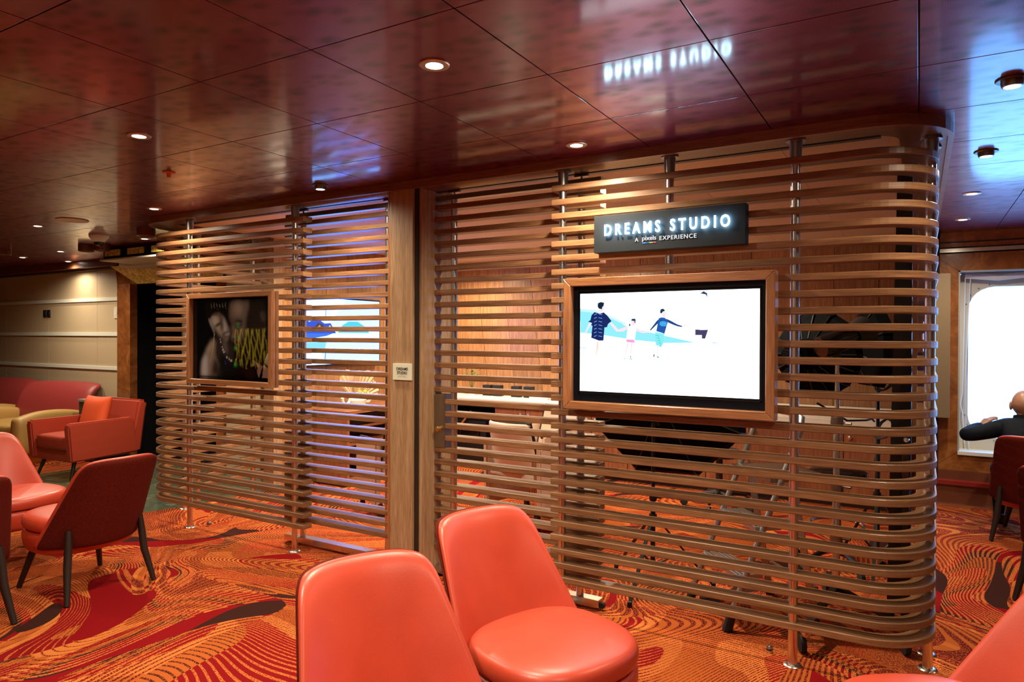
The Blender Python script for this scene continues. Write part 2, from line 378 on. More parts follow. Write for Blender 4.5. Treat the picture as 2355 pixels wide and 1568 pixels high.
def soft_print(name, w, h, layers, m, parent, at, nx=170, nz=120):
    """printed photograph: soft-edged tones laid over one another on a fine sheet"""
    import numpy as np
    sx, sz = np.meshgrid(np.linspace(0, 1, nx), np.linspace(0, 1, nz)); img = np.zeros((nz, nx, 3))
    def blur(a, r):
        for ax in (0, 1):
            for _ in range(2):
                pad = np.pad(a, [(r, r) if i == ax else (0, 0) for i in (0, 1)], mode='edge'); c2 = np.cumsum(pad, axis=ax); n = a.shape[ax]
                hi = np.take(c2, np.arange(n) + 2 * r, axis=ax); lo = np.take(c2, np.arange(n) - 1 + 0 * r, axis=ax, mode='clip') * (np.arange(n) > 0).reshape((-1, 1) if ax == 0 else (1, -1)); a = (hi - lo) / (2 * r + 1)
        return a
    for poly, c, r in layers:
        ins = np.zeros((nz, nx), bool)
        for i in range(len(poly)):
            (x1, y1), (x2, y2) = poly[i], poly[i - 1]
            if y1 != y2: ins ^= ((y1 > sz) != (y2 > sz)) & (sx < (x2 - x1) * (sz - y1) / (y2 - y1) + x1)
        k = ins.astype(float)
        if r: k = blur(k, r)
        img = img * (1 - k[..., None]) + np.array(c) * k[..., None]
    me = bpy.data.meshes.new(name)
    V = [(at[0] + x * w, at[1], at[2] + z * h) for x, z in zip(sx.ravel().tolist(), sz.ravel().tolist())]
    F = [(j * nx + i, j * nx + i + 1, (j + 1) * nx + i + 1, (j + 1) * nx + i) for j in range(nz - 1) for i in range(nx - 1)]
    me.from_pydata(V, [], F); a = me.color_attributes.new('picture', 'FLOAT_COLOR', 'POINT')
    a.data.foreach_set('color', np.concatenate([img.reshape(-1, 3), np.ones((nx * nz, 1))], 1).ravel())
    me.materials.append(m); o = bpy.data.objects.new(name, me); C.objects.link(o); o.parent = parent
    return o
def text(name, s, m, parent, x0, x1, zb, zt, y, bold=0, depth=.004, space=1.0, split=False):
    """lettering in the plane y, facing -Y, fitted to a box"""
    cu = bpy.data.curves.new(name, 'FONT'); cu.body = s; cu.extrude = depth; cu.offset = bold; cu.space_character = space; cu.resolution_u = 3
    t = bpy.data.objects.new(name, cu); C.objects.link(t)
    dg = bpy.context.evaluated_depsgraph_get(); me = bpy.data.meshes.new_from_object(t.evaluated_get(dg))
    bpy.data.objects.remove(t); bpy.data.curves.remove(cu)
    xs = [v.co.x for v in me.vertices]; ys = [v.co.y for v in me.vertices]; a, b2, c2, d = min(xs), max(xs), min(ys), max(ys)
    for v in me.vertices:
        v.co = Vector((x0 + (v.co.x - a) / (b2 - a) * (x1 - x0), y - v.co.z, zb + (v.co.y - c2) / (d - c2) * (zt - zb)))
    me.materials.clear(); me.materials.append(m)
    if split:          # one object per letter
        bm = bmesh.new(); bm.from_mesh(me); isl = []; left = set(bm.verts)
        while left:
            st = [left.pop()]; grp = []
            while st:
                v = st.pop(); grp.append(v)
                for e in v.link_edges:
                    w = e.other_vert(v)
                    if w in left: left.discard(w); st.append(w)
            isl.append(grp)
        isl = sorted(([min(v.co.x for v in g), max(v.co.x for v in g), g] for g in isl), key=lambda q: q[0]); merged = []
        for a2, b3, g in isl:
            if merged and a2 < merged[-1][1] - 1e-4: merged[-1][1] = max(merged[-1][1], b3); merged[-1][2] += g
            else: merged.append([a2, b3, g])
        sets = [set(g) for _, _, g in merged]
        for k in range(len(sets)):
            b4 = bmesh.new(); mp = {}
            for f in bm.faces:
                if f.verts[0] in sets[k]:
                    for v in f.verts:
                        if v not in mp: mp[v] = b4.verts.new(v.co)
                    b4.faces.new([mp[v] for v in f.verts])
            o = link('letter', b4, m, parent)
        bm.free(); return o
    o = bpy.data.objects.new(name, me); C.objects.link(o); o.parent = parent
    return o
# ------------------------------------------------------------------ the room
CZ, KZ = 2.43, 2.395            # lounge ceiling, underside of the canopy
FX = [(5.2, -4.2), (5.2, 7.35), (-5.3, 7.35), (-5.36, 4.6), (-5.46, 4.2), (-5.5, 3.95), (-5.53, 3.7), (-5.62, 3.42), (-5.83, 3.1), (-6.2, 2.5), (-6.55, 1.7), (-6.75, .5), (-6.8, -4.2)]
bm = B(); prism(bm, FX, -.012, 0); floor = struct('floor', bm, M['carpet'])
bm = B(); box(bm, -12.8, 5.4, -4.4, 7.9, -.2, -.03); struct('trim_1', bm, M['ceil_gap'])
bm = B(); prism(bm, [(-12.7, -4.2), (-8.1, -4.2), (-8.1, 4.93), (-12.7, 4.93)], -.012, 0); struct('floor_lounge', bm, M['carpet'])
tf = sempty('floor_tiled'); tme = None
for i in range(8):
    for j in range(12):
        x, y = -8.1 + i * .41, 4.93 - (j + 1) * .41
        if tme is None:
            bm = B(); box(bm, 0, .404, 0, .404, -.02, -.003, .003); t0 = link('tile', bm, M['tile'], tf); tme = t0.data; t0.location = (x, y, 0)
        else:
            t0 = bpy.data.objects.new('tile', tme); C.objects.link(t0); t0.parent = tf; t0.location = (x, y, 0)
bm = B(); box(bm, -8.11, -4.8, -.2, 4.94, -.03, -.012); link('grout_bed', bm, M['ceil_gap'], tf)

# walls that close the room
bm = B(); box(bm, -12.8, 5.4, -4.4, -4.2, -.05, 2.6); struct('wall_rear', bm, M['warmwall'])
bm = B(); box(bm, -12.8, -12.6, -4.4, 7.9, -.05, 2.6); struct('wall_left', bm, M['darkwall'])
bm = B(); box(bm, 5.2, 5.4, -4.4, 7.9, -.05, 2.6); struct('wall_right', bm, M['warmwall'])

# lounge ceiling: square burgundy metal panels with open joints
ceil = sempty('ceiling')
bm = B(); box(bm, -12.7, 5.3, -4.3, 7.9, CZ + .012, 2.6); link('ceiling_void', bm, M['ceil_gap'], ceil)
def seen(x, y, z, marg=.3):
    d = Vector((x, y, z - 1.498)); w = d.dot(_f)
    if w < .3: return False
    return abs(d.dot(_r) / w) < .7413 * (1 + marg) and abs(d.dot(_u) / w) < .4935 * (1 + marg)
PX, PY = .5705, .576
pme = None; rest = B()
def instudio(x, y): return -5.4 < x < .06 and y > 3.3
for i in range(-9, 22):
    for j in range(-12, 8):
        x0, y0 = -.005 - (i + 1) * PX, 2.768 + j * PY
        xc, yc = x0 + PX / 2, y0 + PY / 2
        if xc < -12.5 or xc > 5.1 or yc < -4.1 or yc > 7.4 or (yc > 5.2 and xc < -5.6): continue
        if instudio(xc, yc) and not (y0 < 3.3): continue
        if seen(xc, yc, CZ):
            if pme is None:
                bm = B(); box(bm, .0022, PX - .0022, .0022, PY - .0022, CZ, CZ + .012, .0015); p0 = link('ceiling_panel', bm, M['ceil'], ceil); pme = p0.data
            else:
                p0 = bpy.data.objects.new('ceiling_panel', pme); C.objects.link(p0); p0.parent = ceil
            p0.location = (x0, y0, 0)
        else:
            box(rest, x0 + .0022, x0 + PX - .0022, y0 + .0022, y0 + PY - .0022, CZ, CZ + .012)
o = link('ceiling_panels_behind', rest, M['ceil'], ceil); o['kind'] = 'stuff'
# studio ceiling, paler panels
sc_ = sempty('ceiling_studio'); pm2 = None
for i in range(9):
    for j in range(7):
        x0, y0 = -5.28 + i * .5866, 3.54 + j * .53
        if pm2 is None:
            bm = B(); box(bm, .001, .5856, .001, .529, CZ - .012, CZ + .01); p0 = link('ceiling_panel', bm, M['ceil_in'], sc_); pm2 = p0.data
        else:
            p0 = bpy.data.objects.new('ceiling_panel', pm2); C.objects.link(p0); p0.parent = sc_
        p0.location = (x0, y0, 0)

# canopy over the slatted screens: rounded board under the ceiling, with the black door track along its inner edge
can = sempty('trim_2')
R0 = .25
def canopy_loop(d):            # d: offset outwards from the pole line
    r = R0 + d
    return [(-5.44 - d, 7.24 if d < 0 else 4.5)] + [(-5.44 - d, 4.4)] + arc(-5.44 + R0, 3.357 + R0, r, PI, 1.5 * PI, 10) + arc(.045 - R0, 3.357 + R0, r, 1.5 * PI, 2 * PI, 10) + [(.045 + d, 7.24)]
def ring(name, d0, d1, z0, z1, m):
    a, b2 = canopy_loop(d0), canopy_loop(d1); bm = B(); uv = bm.loops.layers.uv.new('UVMap')
    for p0, p1, q0, q1 in zip(a, a[1:], b2, b2[1:]):
        vs = [bm.verts.new((p[0], p[1], z)) for z in (z0, z1) for p in (p0, p1, q1, q0)]
        for q in ((0, 1, 2, 3), (7, 6, 5, 4), (0, 4, 5, 1), (2, 6, 7, 3)):
            f = bm.faces.new([vs[i] for i in q])
            for lo in f.loops: lo[uv].uv = (lo.vert.co.x - lo.vert.co.y, lo.vert.co.z + lo.vert.co.y * .3)
    return link(name, bm, m, can)
ring('canopy_board', .062, -.125, KZ, CZ + .002, M['canopy'])
ring('canopy_edge', .085, .062, KZ - .012, CZ + .002, M['canopy'])
bm = B(); box(bm, -5.2, -.15, 3.482, 3.518, KZ - .004, KZ + .03); link('door_track', bm, M['black'], can)

# studio walls: upright veneer boards
def boards_x(name, x0, x1, n, y, z0, z1, shear):
    w = sempty(name)
    for i in range(n):
        a, b2 = x0 + (x1 - x0) * i / n, x0 + (x1 - x0) * (i + 1) / n
        sa, sb = shear(a) * (z1 - z0), shear(b2) * (z1 - z0); dy = random.uniform(0, .003)
        bm = B(); pts = [(a + .0025, z0), (b2 - .0025, z0), (b2 - .0025 - sb, z1), (a + .0025 - sa, z1)]
        f = [bm.verts.new((x, y + dy, z)) for x, z in pts]; k = [bm.verts.new((x, y + .02, z)) for x, z in pts]
        bm.faces.new(f); bm.faces.new(k[::-1])
        for q in range(4): bm.faces.new((f[q], k[q], k[(q + 1) % 4], f[(q + 1) % 4]))
        link('wall_board', bm, M['wall'], w, grain=2)
    bm = B(); box(bm, x0 - .1, x1 + .1, y + .02, y + .12, -.02, CZ + .03); link('wall_backing', bm, M['ceil_gap'], w)
    return w
boards_x('wall_back', -5.26, .06, 14, 7.25, .0, CZ - .012, lambda x: .124 if x < -3.3 else max(0, .124 * (1 - (x + 3.3) / .8)) if x > -5.2 else 0)
wl = sempty('wall_studio_left')
for i in range(9):
    y0, y1 = 4.6 + i * .295, 4.6 + (i + 1) * .295
    bm = B(); box(bm, -5.3, -5.28 + random.uniform(0, .003), y0 + .002, y1 - .002, 0, CZ - .012); link('wall_board', bm, M['wall'], wl, grain=2)
bm = B(); box(bm, -5.4, -5.3, 4.6, 7.3, -.02, CZ + .03); link('wall_backing', bm, M['ceil_gap'], wl)
bm = B(); box(bm, -5.46, -5.27, 4.5, 4.6, 0, CZ, .004); struct('trim_3', bm, M['column'], grain=2)
bm = B(); box(bm, -5.28, .0, 7.2, 7.25, 0, .08); struct('baseboard_back', bm, M['darkwood'], grain=0)

# window wall on the right: burl panels mitred round each window
def ringplate(bm, X0, X1, Z0, Z1, hole, y, t):
    n = len(hole); outer = []
    cx, cz = (X0 + X1) / 2, (Z0 + Z1) / 2
    for x, z in hole:
        dx, dz = x - cx, z - cz; k = min(((X1 - X0) / 2) / abs(dx) if dx else 9e9, ((Z1 - Z0) / 2) / abs(dz) if dz else 9e9); outer.append((cx + dx * k, cz + dz * k))
    L = [[bm.verts.new((x, yy, z)) for x, z in lp] for lp, yy in ((outer, y), (hole, y), (hole, y + t), (outer, y + t))]
    for a, b2 in ((0, 1), (1, 2), (2, 3)):
        for i in range(n): bm.faces.new((L[a][i], L[a][(i + 1) % n], L[b2][(i + 1) % n], L[b2][i]))
def rrect(x0, x1, z0, z1, r, n=6):
    return arc(x1 - r, z1 - r, r, 0, PI / 2, n) + arc(x0 + r, z1 - r, r, PI / 2, PI, n) + arc(x0 + r, z0 + r, r, PI, 1.5 * PI, n) + arc(x1 - r, z0 + r, r, 1.5 * PI, 2 * PI, n)
ww = sempty('wall_window')
def miter(x0, x1, z0, z1, X0, X1, Z0, Z1, y):
    for q in ([(X0, Z0), (x0, z0), (x0, z1), (X0, Z1)], [(X0, Z1), (x0, z1), (x1, z1), (X1, Z1)], [(X1, Z1), (x1, z1), (x1, z0), (X1, Z0)], [(X1, Z0), (x1, z0), (x0, z0), (X0, Z0)]):
        cx = sum(p[0] for p in q) / 4; cz = sum(p[1] for p in q) / 4
        bm = B(); a = [bm.verts.new((cx + (x - cx) * .998, y, cz + (z - cz) * .998)) for x, z in q]; k = [bm.verts.new((x, y + .02, z)) for x, z in q]
        bm.faces.new(a)
        for i in range(4): bm.faces.new((a[i], k[i], k[(i + 1) % 4], a[(i + 1) % 4]))
        link('burl_panel', bm, M['marble'], ww)
for wi, dx in enumerate((0, 2.05)):
    x0, x1, z0, z1 = .305 + dx, 1.75 + dx, .478, 2.09
    miter(x0, x1, z0, z1, .10 + dx, 1.955 + dx, .316, 2.245, 7.3)
    w = sempty('window_%d' % (wi + 1))
    bm = B()
    for q in ((x0, x0 + .012, z0, z1), (x1 - .012, x1, z0, z1), (x0, x1, z1 - .012, z1)): box(bm, q[0], q[1], 7.302, 7.60, q[2], q[3])
    link('window_lining', bm, M['lining'], w)
    bm = B(); box(bm, x0, x1, 7.28, 7.60, z0 - .02, z0 + .012, .003); link('window_ledge', bm, M['whitep'], w)
    bm = B(); ringplate(bm, x0, x1, z0, z1, rrect(x0 + .085, x1 - .085, .60, 1.955, .2), 7.50, .08); link('window_plate', bm, M['cream'], w)
    bm = B()
    h0 = rrect(x0 + .062, x1 - .062, .577, 1.978, .22, 8)
    for q in range(0, len(h0), 2): lathe(bm, [(.007, 0), (.006, .008), (.001, .01)], (h0[q][0], 7.50, h0[q][1]), 6, (0, -1, 0))
    o = link('bolts', bm, M['steel_d'], w); o['kind'] = 'stuff'
    bm = B(); vs = [bm.verts.new((x, 7.55, z)) for x, z in rrect(x0 + .08, x1 - .08, .595, 1.96, .205)]; bm.faces.new(vs); link('window_pane', bm, M['glass'], w)
for (a, b2, z0, z1, y0, m, nm) in ((.08, 5.2, 2.30, CZ + .01, 7.27, 'marble', 'burl_band'), (.08, 5.2, 2.29, 2.30, 7.30, 'black', 'black_line'), (.08, 5.2, 2.255, 2.288, 7.285, 'steel', 'metal_strip'), (.08, 5.2, 2.335, 2.345, 7.262, 'black', 'black_line'),  # thin black boxes below and across the burl band
                           (.08, 5.2, .235, .316, 7.285, 'brownledge', 'dado_board'), (.08, 5.2, .20, .235, 7.20, 'redledge', 'red_ledge'), (.08, 5.2, .03, .20, 7.22, 'brownledge', 'kick_board'), (.08, 5.2, .0, .03, 7.205, 'steel', 'kick_strip')):
    bm = B(); box(bm, a, b2, y0, 7.42, z0, z1); link(nm, bm, M[m], ww)
bm = B()
for q in ((.02, .10, -.02, 2.5), (.10, 5.3, -.02, .32), (.10, 5.3, 2.24, 2.6), (1.95, 2.16, .3, 2.3), (4.0, 5.3, .3, 2.3)): box(bm, q[0], q[1], 7.322, 7.8, q[2], q[3])
for x0, x1 in ((.1, .305), (1.75, 2.16), (2.05 + 1.75, 4.0)): box(bm, x0, x1, 7.322, 7.8, .3, 2.3)
for dx in (0, 2.05): box(bm, .3 + dx, 1.76 + dx, 7.322, 7.6, .3, .46); box(bm, .3 + dx, 1.76 + dx, 7.322, 7.6, 2.091, 2.3)
link('wall_core', bm, M['ceil_gap'], ww)
bm = B(); box(bm, 4.0, 5.2, 7.3, 7.33, .316, 2.26); link('burl_panel', bm, M['marble'], ww)
bm = B(); box(bm, .085, .24, 7.17, 7.2, .79, 2.06, .003); o = tag(link('wall_plaque', bm, M['plaque']), 'plain beige upright panel fixed beside the ship window', 'panel')
bm = B(); tube(bm, [(.36, 7.42, 2.06), (.355, 7.41, 1.6), (.345, 7.41, 1.0), (.33, 7.41, .9), (.345, 7.41, .82), (.36, 7.41, .55)], .004, 5)
tube(bm, [(.40, 7.42, 2.06), (.385, 7.41, 1.7), (.37, 7.41, 1.2), (.372, 7.41, .7), (.40, 7.41, .5)], .0035, 5)
tag(link('blind_cord', bm, M['whitep']), 'white blind cords hanging down the left side of the window', 'cord')
bm = B(); tube(bm, [(.36, 7.43, 2.055), (.6, 7.43, 2.03), (.9, 7.43, 2.05), (1.3, 7.43, 2.07), (1.7, 7.43, 2.075)], [.03, .032, .022, .018, .018], 6)
tag(link('rolled_blind', bm, M['whitep'], smooth=True), 'clear plastic blind rolled up crookedly along the window head', 'blind')

M['strip_sheen'] = plain('metal strip with painted sheen', (.72, .72, .64), .3)  # metal strips: reflected ceiling light is put into the pale colour
# far left: panelled wall, stone portal and the dark passage behind it
bw = sempty('wall_beige')
for a, b2 in ((-12.6, -11.43), (-11.43, -10.245), (-10.245, -9.06), (-9.06, -8.565), (-6.53, -5.9), (-5.9, -5.4)):
    for z0, z1 in ((0, 1.055), (1.055, 1.482), (1.482, 1.922), (1.922, 2.318)):
        bm = B(); box(bm, a + .002, b2 - .002, 4.93, 4.96, z0 + .002, z1 - .002, .002); link('wall_panel', bm, M['beige'], bw)
for z in (1.055, 1.482, 1.922):
    for a, b2 in ((-12.6, -8.565), (-6.53, -5.4)): bm = B(); box(bm, a, b2, 4.912, 4.945, z - .002, z + .042, .003); link('metal_strip', bm, M['strip_sheen'], bw)
bm = B(); box(bm, -12.6, -8.565, 4.88, 4.96, 2.318, 2.345); link('metal_strip', bm, M['steel_d'], bw)
bm = B(); box(bm, -12.6, -8.4, 4.80, 5.0, 2.345, CZ + .01); link('cornice', bm, M['brownledge'], bw)
bm = B(); box(bm, -6.6, -5.4, 4.86, 5.0, 2.318, CZ + .01); link('cornice', bm, M['beige'], bw)
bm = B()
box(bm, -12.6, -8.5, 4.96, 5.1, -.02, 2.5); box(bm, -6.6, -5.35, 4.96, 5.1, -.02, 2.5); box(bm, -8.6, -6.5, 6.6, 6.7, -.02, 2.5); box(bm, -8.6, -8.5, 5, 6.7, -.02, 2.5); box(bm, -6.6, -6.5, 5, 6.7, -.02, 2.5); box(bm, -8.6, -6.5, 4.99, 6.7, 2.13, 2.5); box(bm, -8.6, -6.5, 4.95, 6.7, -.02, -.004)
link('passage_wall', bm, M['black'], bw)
po = sempty('door_1')
bm = B(); box(bm, -8.565, -8.29, 4.90, 4.99, 0, 2.12); link('jamb', bm, M['marble'], po)
bm = B(); box(bm, -6.66, -6.53, 4.90, 4.99, 0, 2.12); link('jamb', bm, M['marble'], po)
bm = B(); v = [bm.verts.new(p) for p in ((-8.565, 4.90, 2.12), (-8.565, 4.90, 2.33), (-8.53, 4.86, 2.33), (-8.29, 4.99, 2.12))]; bm.faces.new(v); link('jamb_head', bm, M['marble'], po)
bm = B(); v = [bm.verts.new(p) for p in ((-8.53, 4.80, 2.33), (-8.285, 4.985, 2.12), (-6.66, 4.985, 2.12), (-6.4, 4.80, 2.33))]; bm.faces.new(v); v = [bm.verts.new(p) for p in ((-8.53, 4.99, 2.33), (-6.4, 4.99, 2.33), (-6.4, 4.80, 2.335), (-8.53, 4.80, 2.335))]; bm.faces.new(v); link('gold_soffit', bm, M['goldstone'], po)
# ------------------------------------------------------------------ slatted screens
ZS = [.187 + .07521 * k for k in range(29)]
SP = [(.030, -.013), (.027, -.016), (-.047, -.016), (-.050, -.013), (-.050, .013), (-.047, .016), (.027, .016), (.030, .013)]   # front lip .03 before the poles, back edge .05 behind
def pole(parent, x, y, z0=0, z1=KZ, flange=True, r=.021):
    bm = B(); lathe(bm, [(r, z0 + .004), (r, z1)], (x, y, 0), 18)
    p = link('pole', bm, M['steel'], parent, True)
    if flange:
        bm = B(); lathe(bm, [(.041, 0), (.041, .004), (.036, .009), (r + .002, .012)], (x, y, 0), 20); link('base_flange', bm, M['steel'], p, True)
        bm = B(); lathe(bm, [(.0235, 2.285), (.0245, 2.29), (.029, 2.383), (.043, 2.384), (.043, KZ - .001)], (x, y, 0), 20); link('top_sleeve', bm, M['steel_d'], p, True)
rp = [(-1.712, 3.357), (-1.2, 3.357), (-.7, 3.357)] + arc(.045 - R0, 3.357 + R0, R0, 1.5 * PI, 2 * PI, 14) + [(.045, 4.4), (.045, 5.2), (.045, 6.2), (.045, 7.2)]
scr = thing('slat_screen', 'long walnut slat screen with a rounded right corner carrying the lit sign and big screen', 'screen', group=None)
for z in ZS: sweep('slat', rp, SP, z, M['slat'], scr)
for x, y in ((-.485, 3.357), (-1.658, 3.357), (.045, 3.63), (.045, 3.80), (.045, 5.3), (.045, 6.9)): pole(scr, x, y)
p5 = B(); lathe(p5, [(.021, 1.79), (.021, KZ)], (-1.07, 3.357, 0), 18); p5 = link('pole', p5, M['steel'], scr, True); p5['label'] = 'short steel pole ending at the screen frame'
bm = B(); lathe(bm, [(.0235, 2.285), (.0245, 2.29), (.029, 2.383), (.043, 2.384), (.043, KZ - .001)], (-1.07, 3.357, 0), 20); link('top_sleeve', bm, M['steel_d'], p5, True)
lp = [(-3.605, 3.357), (-4.2, 3.357), (-4.8, 3.357)] + arc(-5.44 + R0, 3.357 + R0, R0, 1.5 * PI, PI, 14) + [(-5.44, 4.0), (-5.44, 4.49)]
scl = thing('slat_screen', 'walnut slat screen with a rounded left corner carrying the framed couple portrait', 'screen')
lp = lp[::-1]
for z in ZS: sweep('slat', lp, SP, z, M['slat'], scl)
for x, y in ((-3.716, 3.357), (-4.879, 3.357), (-5.44, 3.69), (-5.44, 3.82), (-5.44, 4.40)): pole(scl, x, y)

def slide_door(x0, x1, poles, label, short=None):
    d = thing('sliding_door', label, 'door')
    for k, z in enumerate(ZS):
        a = x0
        if short and short[0] < z < short[1]: a = x0 + .075
        sweep('slat', [(a, 3.5), ((a + x1) / 2, 3.5), (x1, 3.5)], SP, z, M['slat'], d)
    for x in poles:
        pole(d, x, 3.5, .055, 2.34, False)
        bm = B(); lathe(bm, [(.006, 2.36), (.006, KZ - .002)], (x, 3.5, 0), 8); box(bm, x - .04, x + .04, 3.49, 3.51, KZ - .014, KZ - .005); link('hanger', bm, M['steel_d'], d)
    bm = B(); box(bm, x0, x1, 3.468, 3.532, .018, .060, .002); r = link('bottom_rail', bm, M['steel'], d)
    bm = B(); lathe(bm, [(.016, -.012), (.018, 0), (.016, .012)], (x1 + .008, 3.5, .026), 12, (0, 1, 0)); link('guide_wheel', bm, M['rubber'], r)
    bm = B(); box(bm, x0, x1, 3.478, 3.522, 2.336, 2.366, .002); link('top_rail', bm, M['steel_d'], d)
    return d
dl = slide_door(-3.95, -2.86, (-3.79, -3.0), 'sliding slat door left of the wooden column with blue lit edges')
dr = slide_door(-2.60, -1.49, (-2.475, -1.615), 'sliding slat door right of the wooden column with a steel lock plate', (.82, 1.12))
bm = B(); box(bm, -2.598, -2.520, 3.466, 3.53, .805, 1.135, .003); lk = link('lock_plate', bm, M['steel_d'], dr)
bm = B(); lathe(bm, [(.016, 0), (.016, .018), (.011, .02), (.011, .026)], (-2.565, 3.467, .92), 14, (0, -1, 0)); box(bm, -2.555, -2.535, 3.452, 3.458, .915, .925); link('lock_cylinder', bm, M['brass'], lk)

# wooden column between the two doors
colm = thing('column', 'broad walnut column standing between the two sliding slat doors', 'column')
bm = B(); box(bm, -2.815, -2.640, 3.300, 3.66, 0, CZ - .001, .003); link('front_board', bm, M['column'], colm, grain=2)
bm = B(); box(bm, -2.855, -2.816, 3.325, 3.66, 0, CZ - .001, .002); link('side_board', bm, M['frame'], colm, grain=2)
bm = B(); box(bm, -2.641, -2.625, 3.318, 3.66, 0, CZ - .001); link('groove_strip', bm, M['darkwood'], colm, grain=2)
bm = B(); box(bm, -2.626, -2.604, 3.345, 3.66, 0, CZ - .001, .002); link('side_board', bm, M['column'], colm, grain=2)
sp = thing('room_sign', 'small ivory room sign with raised lettering on the wooden column', 'sign')
bm = B(); box(bm, -2.786, -2.640, 3.290, 3.2995, 1.226, 1.327, .002); link('sign_plate', bm, M['ivory'], sp)
text('lettering', 'DREAMS', M['ink'], sp, -2.756, -2.668, 1.286, 1.304, 3.2892, .012, .0006)
text('lettering', 'STUDIO', M['ink'], sp, -2.752, -2.674, 1.262, 1.280, 3.2892, .012, .0006)
bm = B()
for i in range(13):
    if i != 6: box(bm, -2.745 + i * .0048, -2.7425 + i * .0048, 3.2885, 3.2902, 1.246 + (i * 7 % 3) * .003, 1.2485 + (i * 7 % 3) * .003)
o = link('raised_dots', bm, M['stonetop'], sp); o['kind'] = 'stuff'

# lit sign on the right screen
sg = thing('lit_sign', 'black rectangular sign with glowing blue-white lettering above the big screen', 'sign')
bm = B(); box(bm, -1.435, -.683, 3.262, 3.325, 1.923, 2.111, .002); link('sign_board', bm, M['board'], sg)
text('lettering', 'DREAMS STUDIO', M['letters'], sg, -1.372, -.752, 2.006, 2.062, 3.2515, .010, .0025, 1.6, True)
text('lettering', 'A', M['lettersw'], sg, -1.214, -1.196, 1.966, 1.986, 3.2605, .006, .0012)
o = text('lettering', 'pixels', M['lettersw'], sg, -1.176, -1.105, 1.963, 1.992, 3.2605, .006, .0012, .98); o['label'] = 'small rounded wordmark'
text('lettering', 'EXPERIENCE', M['lettersw'], sg, -1.088, -.908, 1.966, 1.986, 3.2605, .004, .0012, 1.15)
for i, c2 in enumerate(((.1, .5, 1), (.02, .12, .6), (.5, .75, .15), (.9, .12, .2))):
    bm = B(); box(bm, -1.176 + i * .0178, -1.159 + i * .0178, 3.2605, 3.2622, 1.955, 1.9605); o = link('underline', bm, emis('underline %d' % i, c2, .8), sg)

# framed screen
def framed(parent, x0, x1, z0, z1, w, yf, yb, m):
    for q, g in (([(x0, z0), (x0 + w, z0 + w), (x0 + w, z1 - w), (x0, z1)], 2), ([(x1, z1), (x1 - w, z1 - w), (x1 - w, z0 + w), (x1, z0)], 2), ([(x0, z1), (x0 + w, z1 - w), (x1 - w, z1 - w), (x1, z1)], 0), ([(x1, z0), (x1 - w, z0 + w), (x0 + w, z0 + w), (x0, z0)], 0)):
        bm = B(); a = [bm.verts.new((x, yf, z)) for x, z in q]; k = [bm.verts.new((x, yb, z)) for x, z in q]
        bm.faces.new(a); bm.faces.new(k[::-1])
        for i in range(4): bm.faces.new((a[i], k[i], k[(i + 1) % 4], a[(i + 1) % 4]))
        bmesh.ops.bevel(bm, geom=[e for e in bm.edges if abs(e.verts[0].co.y - yf) < 1e-6 and abs(e.verts[1].co.y - yf) < 1e-6], offset=.0025, segments=1, affect='EDGES')
        link('frame_rail', bm, m, parent, grain=g)
tv = thing('wall_screen', 'large lit screen in a walnut frame showing a family hand in hand on a beach', 'screen')
framed(tv, -1.600, -.551, 1.120, 1.797, .040, 3.245, 3.326, M['frame'])
bm = B(); box(bm, -1.561, -.575, 3.290, 3.325, 1.158, 1.759); bz = link('bezel', bm, M['bezel'], tv)
bm = B()
for q in ((-1.531, -.614, 1.725, 1.731), (-1.531, -.614, 1.199, 1.206), (-1.531, -1.525, 1.199, 1.731), (-.620, -.614, 1.199, 1.731)): box(bm, q[0], q[1], 3.2865, 3.291, q[2], q[3])
box(bm, -1.0, -.998, 3.2868, 3.2895, 1.18, 1.182); link('bezel_rim', bm, M['gloss'], bz)
white = (1, 1, 1); pale = (.86, .97, 1); skin = (1, .82, .88); sk2 = (.93, .93, 1)
